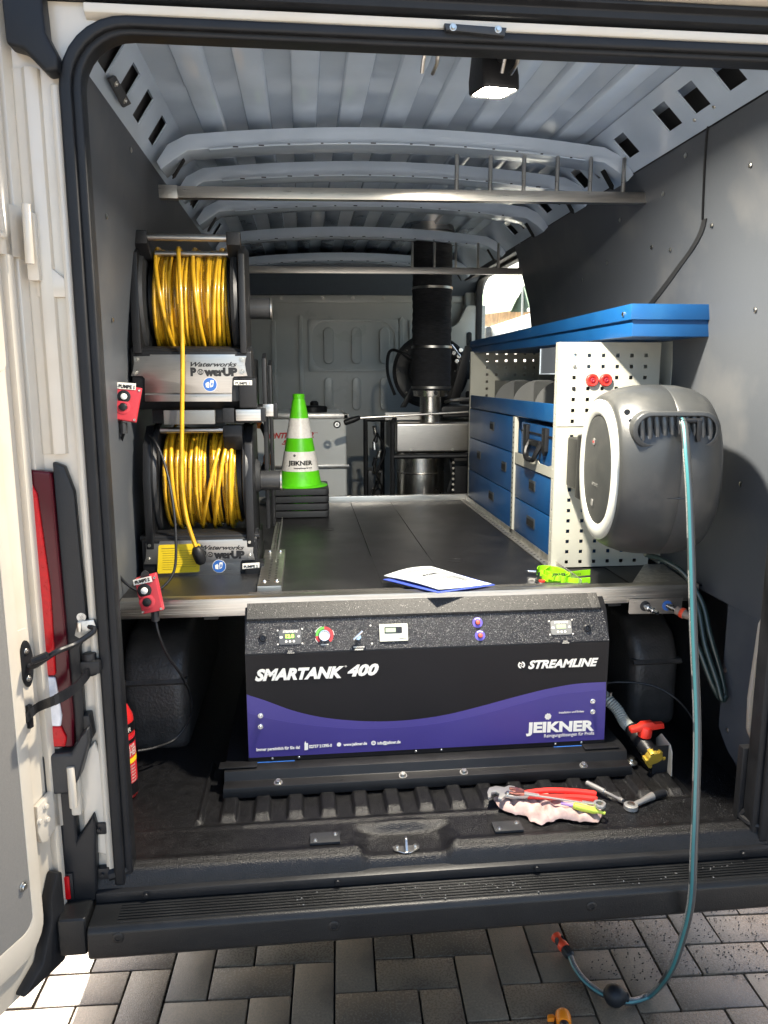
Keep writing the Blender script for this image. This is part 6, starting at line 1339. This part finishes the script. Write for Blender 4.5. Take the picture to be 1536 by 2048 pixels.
for k in range(260):
    q = U(rnd.uniform(980, 1500), rnd.uniform(1540, 1660), 2, .0); r_ = rnd.uniform(.0006, .0016); mb.lathe([(r_, 0), (r_*.85, r_*.4), (0, r_*.6)], Vector((q.x, q.y, floor_z(q.x, q.y)+.0003)), Z, 6)
wd_ = mb.build('water_droplets', mat('water drops', (.12, .12, .12), .05, spec=.9)); tag(wd_, 'small water drops on the black step and the floor edge', 'water drops', kind='stuff')
# gravel crumbs blown onto the paving
mb = MB()
for k in range(700):
    a = U(rnd.uniform(1180, 1536), rnd.uniform(1800, 1960), 2, GZ+.0015); s_ = rnd.uniform(.0006, .0019)
    mb.obox(a, (rnd.random()+.1, rnd.random(), .1), (-rnd.random(), rnd.random()+.1, 0), Z, s_, s_*.8, s_*.6)
gr = mb.build('grit', mat('dark grit', (.05, .045, .04), .8)); tag(gr, 'fine dark grit scattered over the paving on the right', 'grit', kind='stuff')
# ================================================================== OUTSIDE THE WINDOW
ov_ = thing('parked_van', 'white vehicle with grey mirror seen through the side window', 'van', (5.0, 15, GZ))
NW = mat('white vehicle paint', (.8, .8, .8), .3, coat=.5)
MB().prism([(11.0, GZ+.35), (18.6, GZ+.35), (18.7, 1.8), (18.1, 2.26), (11.0, 2.36)], 0, 4.0, 6.0).build('body', NW, ov_, bevel=.08, seg=3)
for y in (13.6, 15.0, 16.6): MB().box(3.992, 4.0, y-.012, y+.012, .1, 2.1).build('door_seam', DARKPL, ov_)
MB().box(3.99, 4.0, 12.0, 17.6, 1.62, 1.66).build('side_line', mat('shadow grey', (.4, .4, .42), .4), ov_); MB().box(3.985, 4.0, 14.1, 14.9, 1.0, 1.06).build('rub_strip', mat('pale rub strip', (.3, .3, .3), .5), ov_)
MB().box(3.84, 3.98, 15.75, 16.1, 2.0, 2.26).build('wing_mirror', mat('grey mirror', (.12, .12, .12), .5), ov_, bevel=.05, seg=3)
for y in (12.0, 17.0): MB().cyl((4.0, y, GZ+.36), (4.3, y, GZ+.36), .36, 24).build('wheel', BLACKPL, ov_)
for y in (12.3, 12.9, 13.5): MB().tube([(4.3, y, 2.3), (4.3, y, 2.48)], .03, 6).build('roof_bar_foot', BLACKPL, ov_)
MB().tube([(4.3, 12.0, 2.48), (4.3, 14.0, 2.48)], .035, 6).build('roof_bar', NW, ov_)
tn_ = thing('tent', 'pale green tent with open front beyond the white vehicle', 'tent', (9, 25, GZ))
TG = mat('pale green canvas', (.28, .40, .28), .7, var=.2, vscale=2, bump=.5, bscale=3)
pk, pk2 = U(1046, 572, 0, 8.5), U(985, 575, 0, 8.9)
MB().add([pk, U(1022, 622, 0, 8.4), U(962, 630, 0, 8.6), U(950, 585, 0, 9.6)], [(0, 1, 2, 3)]).build('canvas', TG, tn_)
MB().add([pk, U(1060, 622, 0, 8.4), U(1075, 632, 0, 8.3), U(1054, 580, 0, 8.45)], [(0, 1, 2, 3)]).build('canvas', TG, tn_)
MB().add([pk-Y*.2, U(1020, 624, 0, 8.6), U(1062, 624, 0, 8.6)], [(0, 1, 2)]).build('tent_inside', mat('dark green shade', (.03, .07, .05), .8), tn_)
MB().cyl(pk, (pk.x, pk.y, GZ), .05, 8).build('tent_pole', WHITE, tn_)
wl = thing('brick_wall', 'orange brown masonry wall behind the tent', 'wall', (11, 30, GZ))
WB = mat('orange brown masonry', (.50, .30, .15), .8, var=.4, vscale=3)
MB().box(10.5, 11.2, 8, 60, GZ, 4.9).build('wall_face', WB, wl)
MB().box(10.4, 11.3, 8, 60, 4.9, 5.0).build('coping', mat('dark coping', (.15, .1, .08), .7), wl)
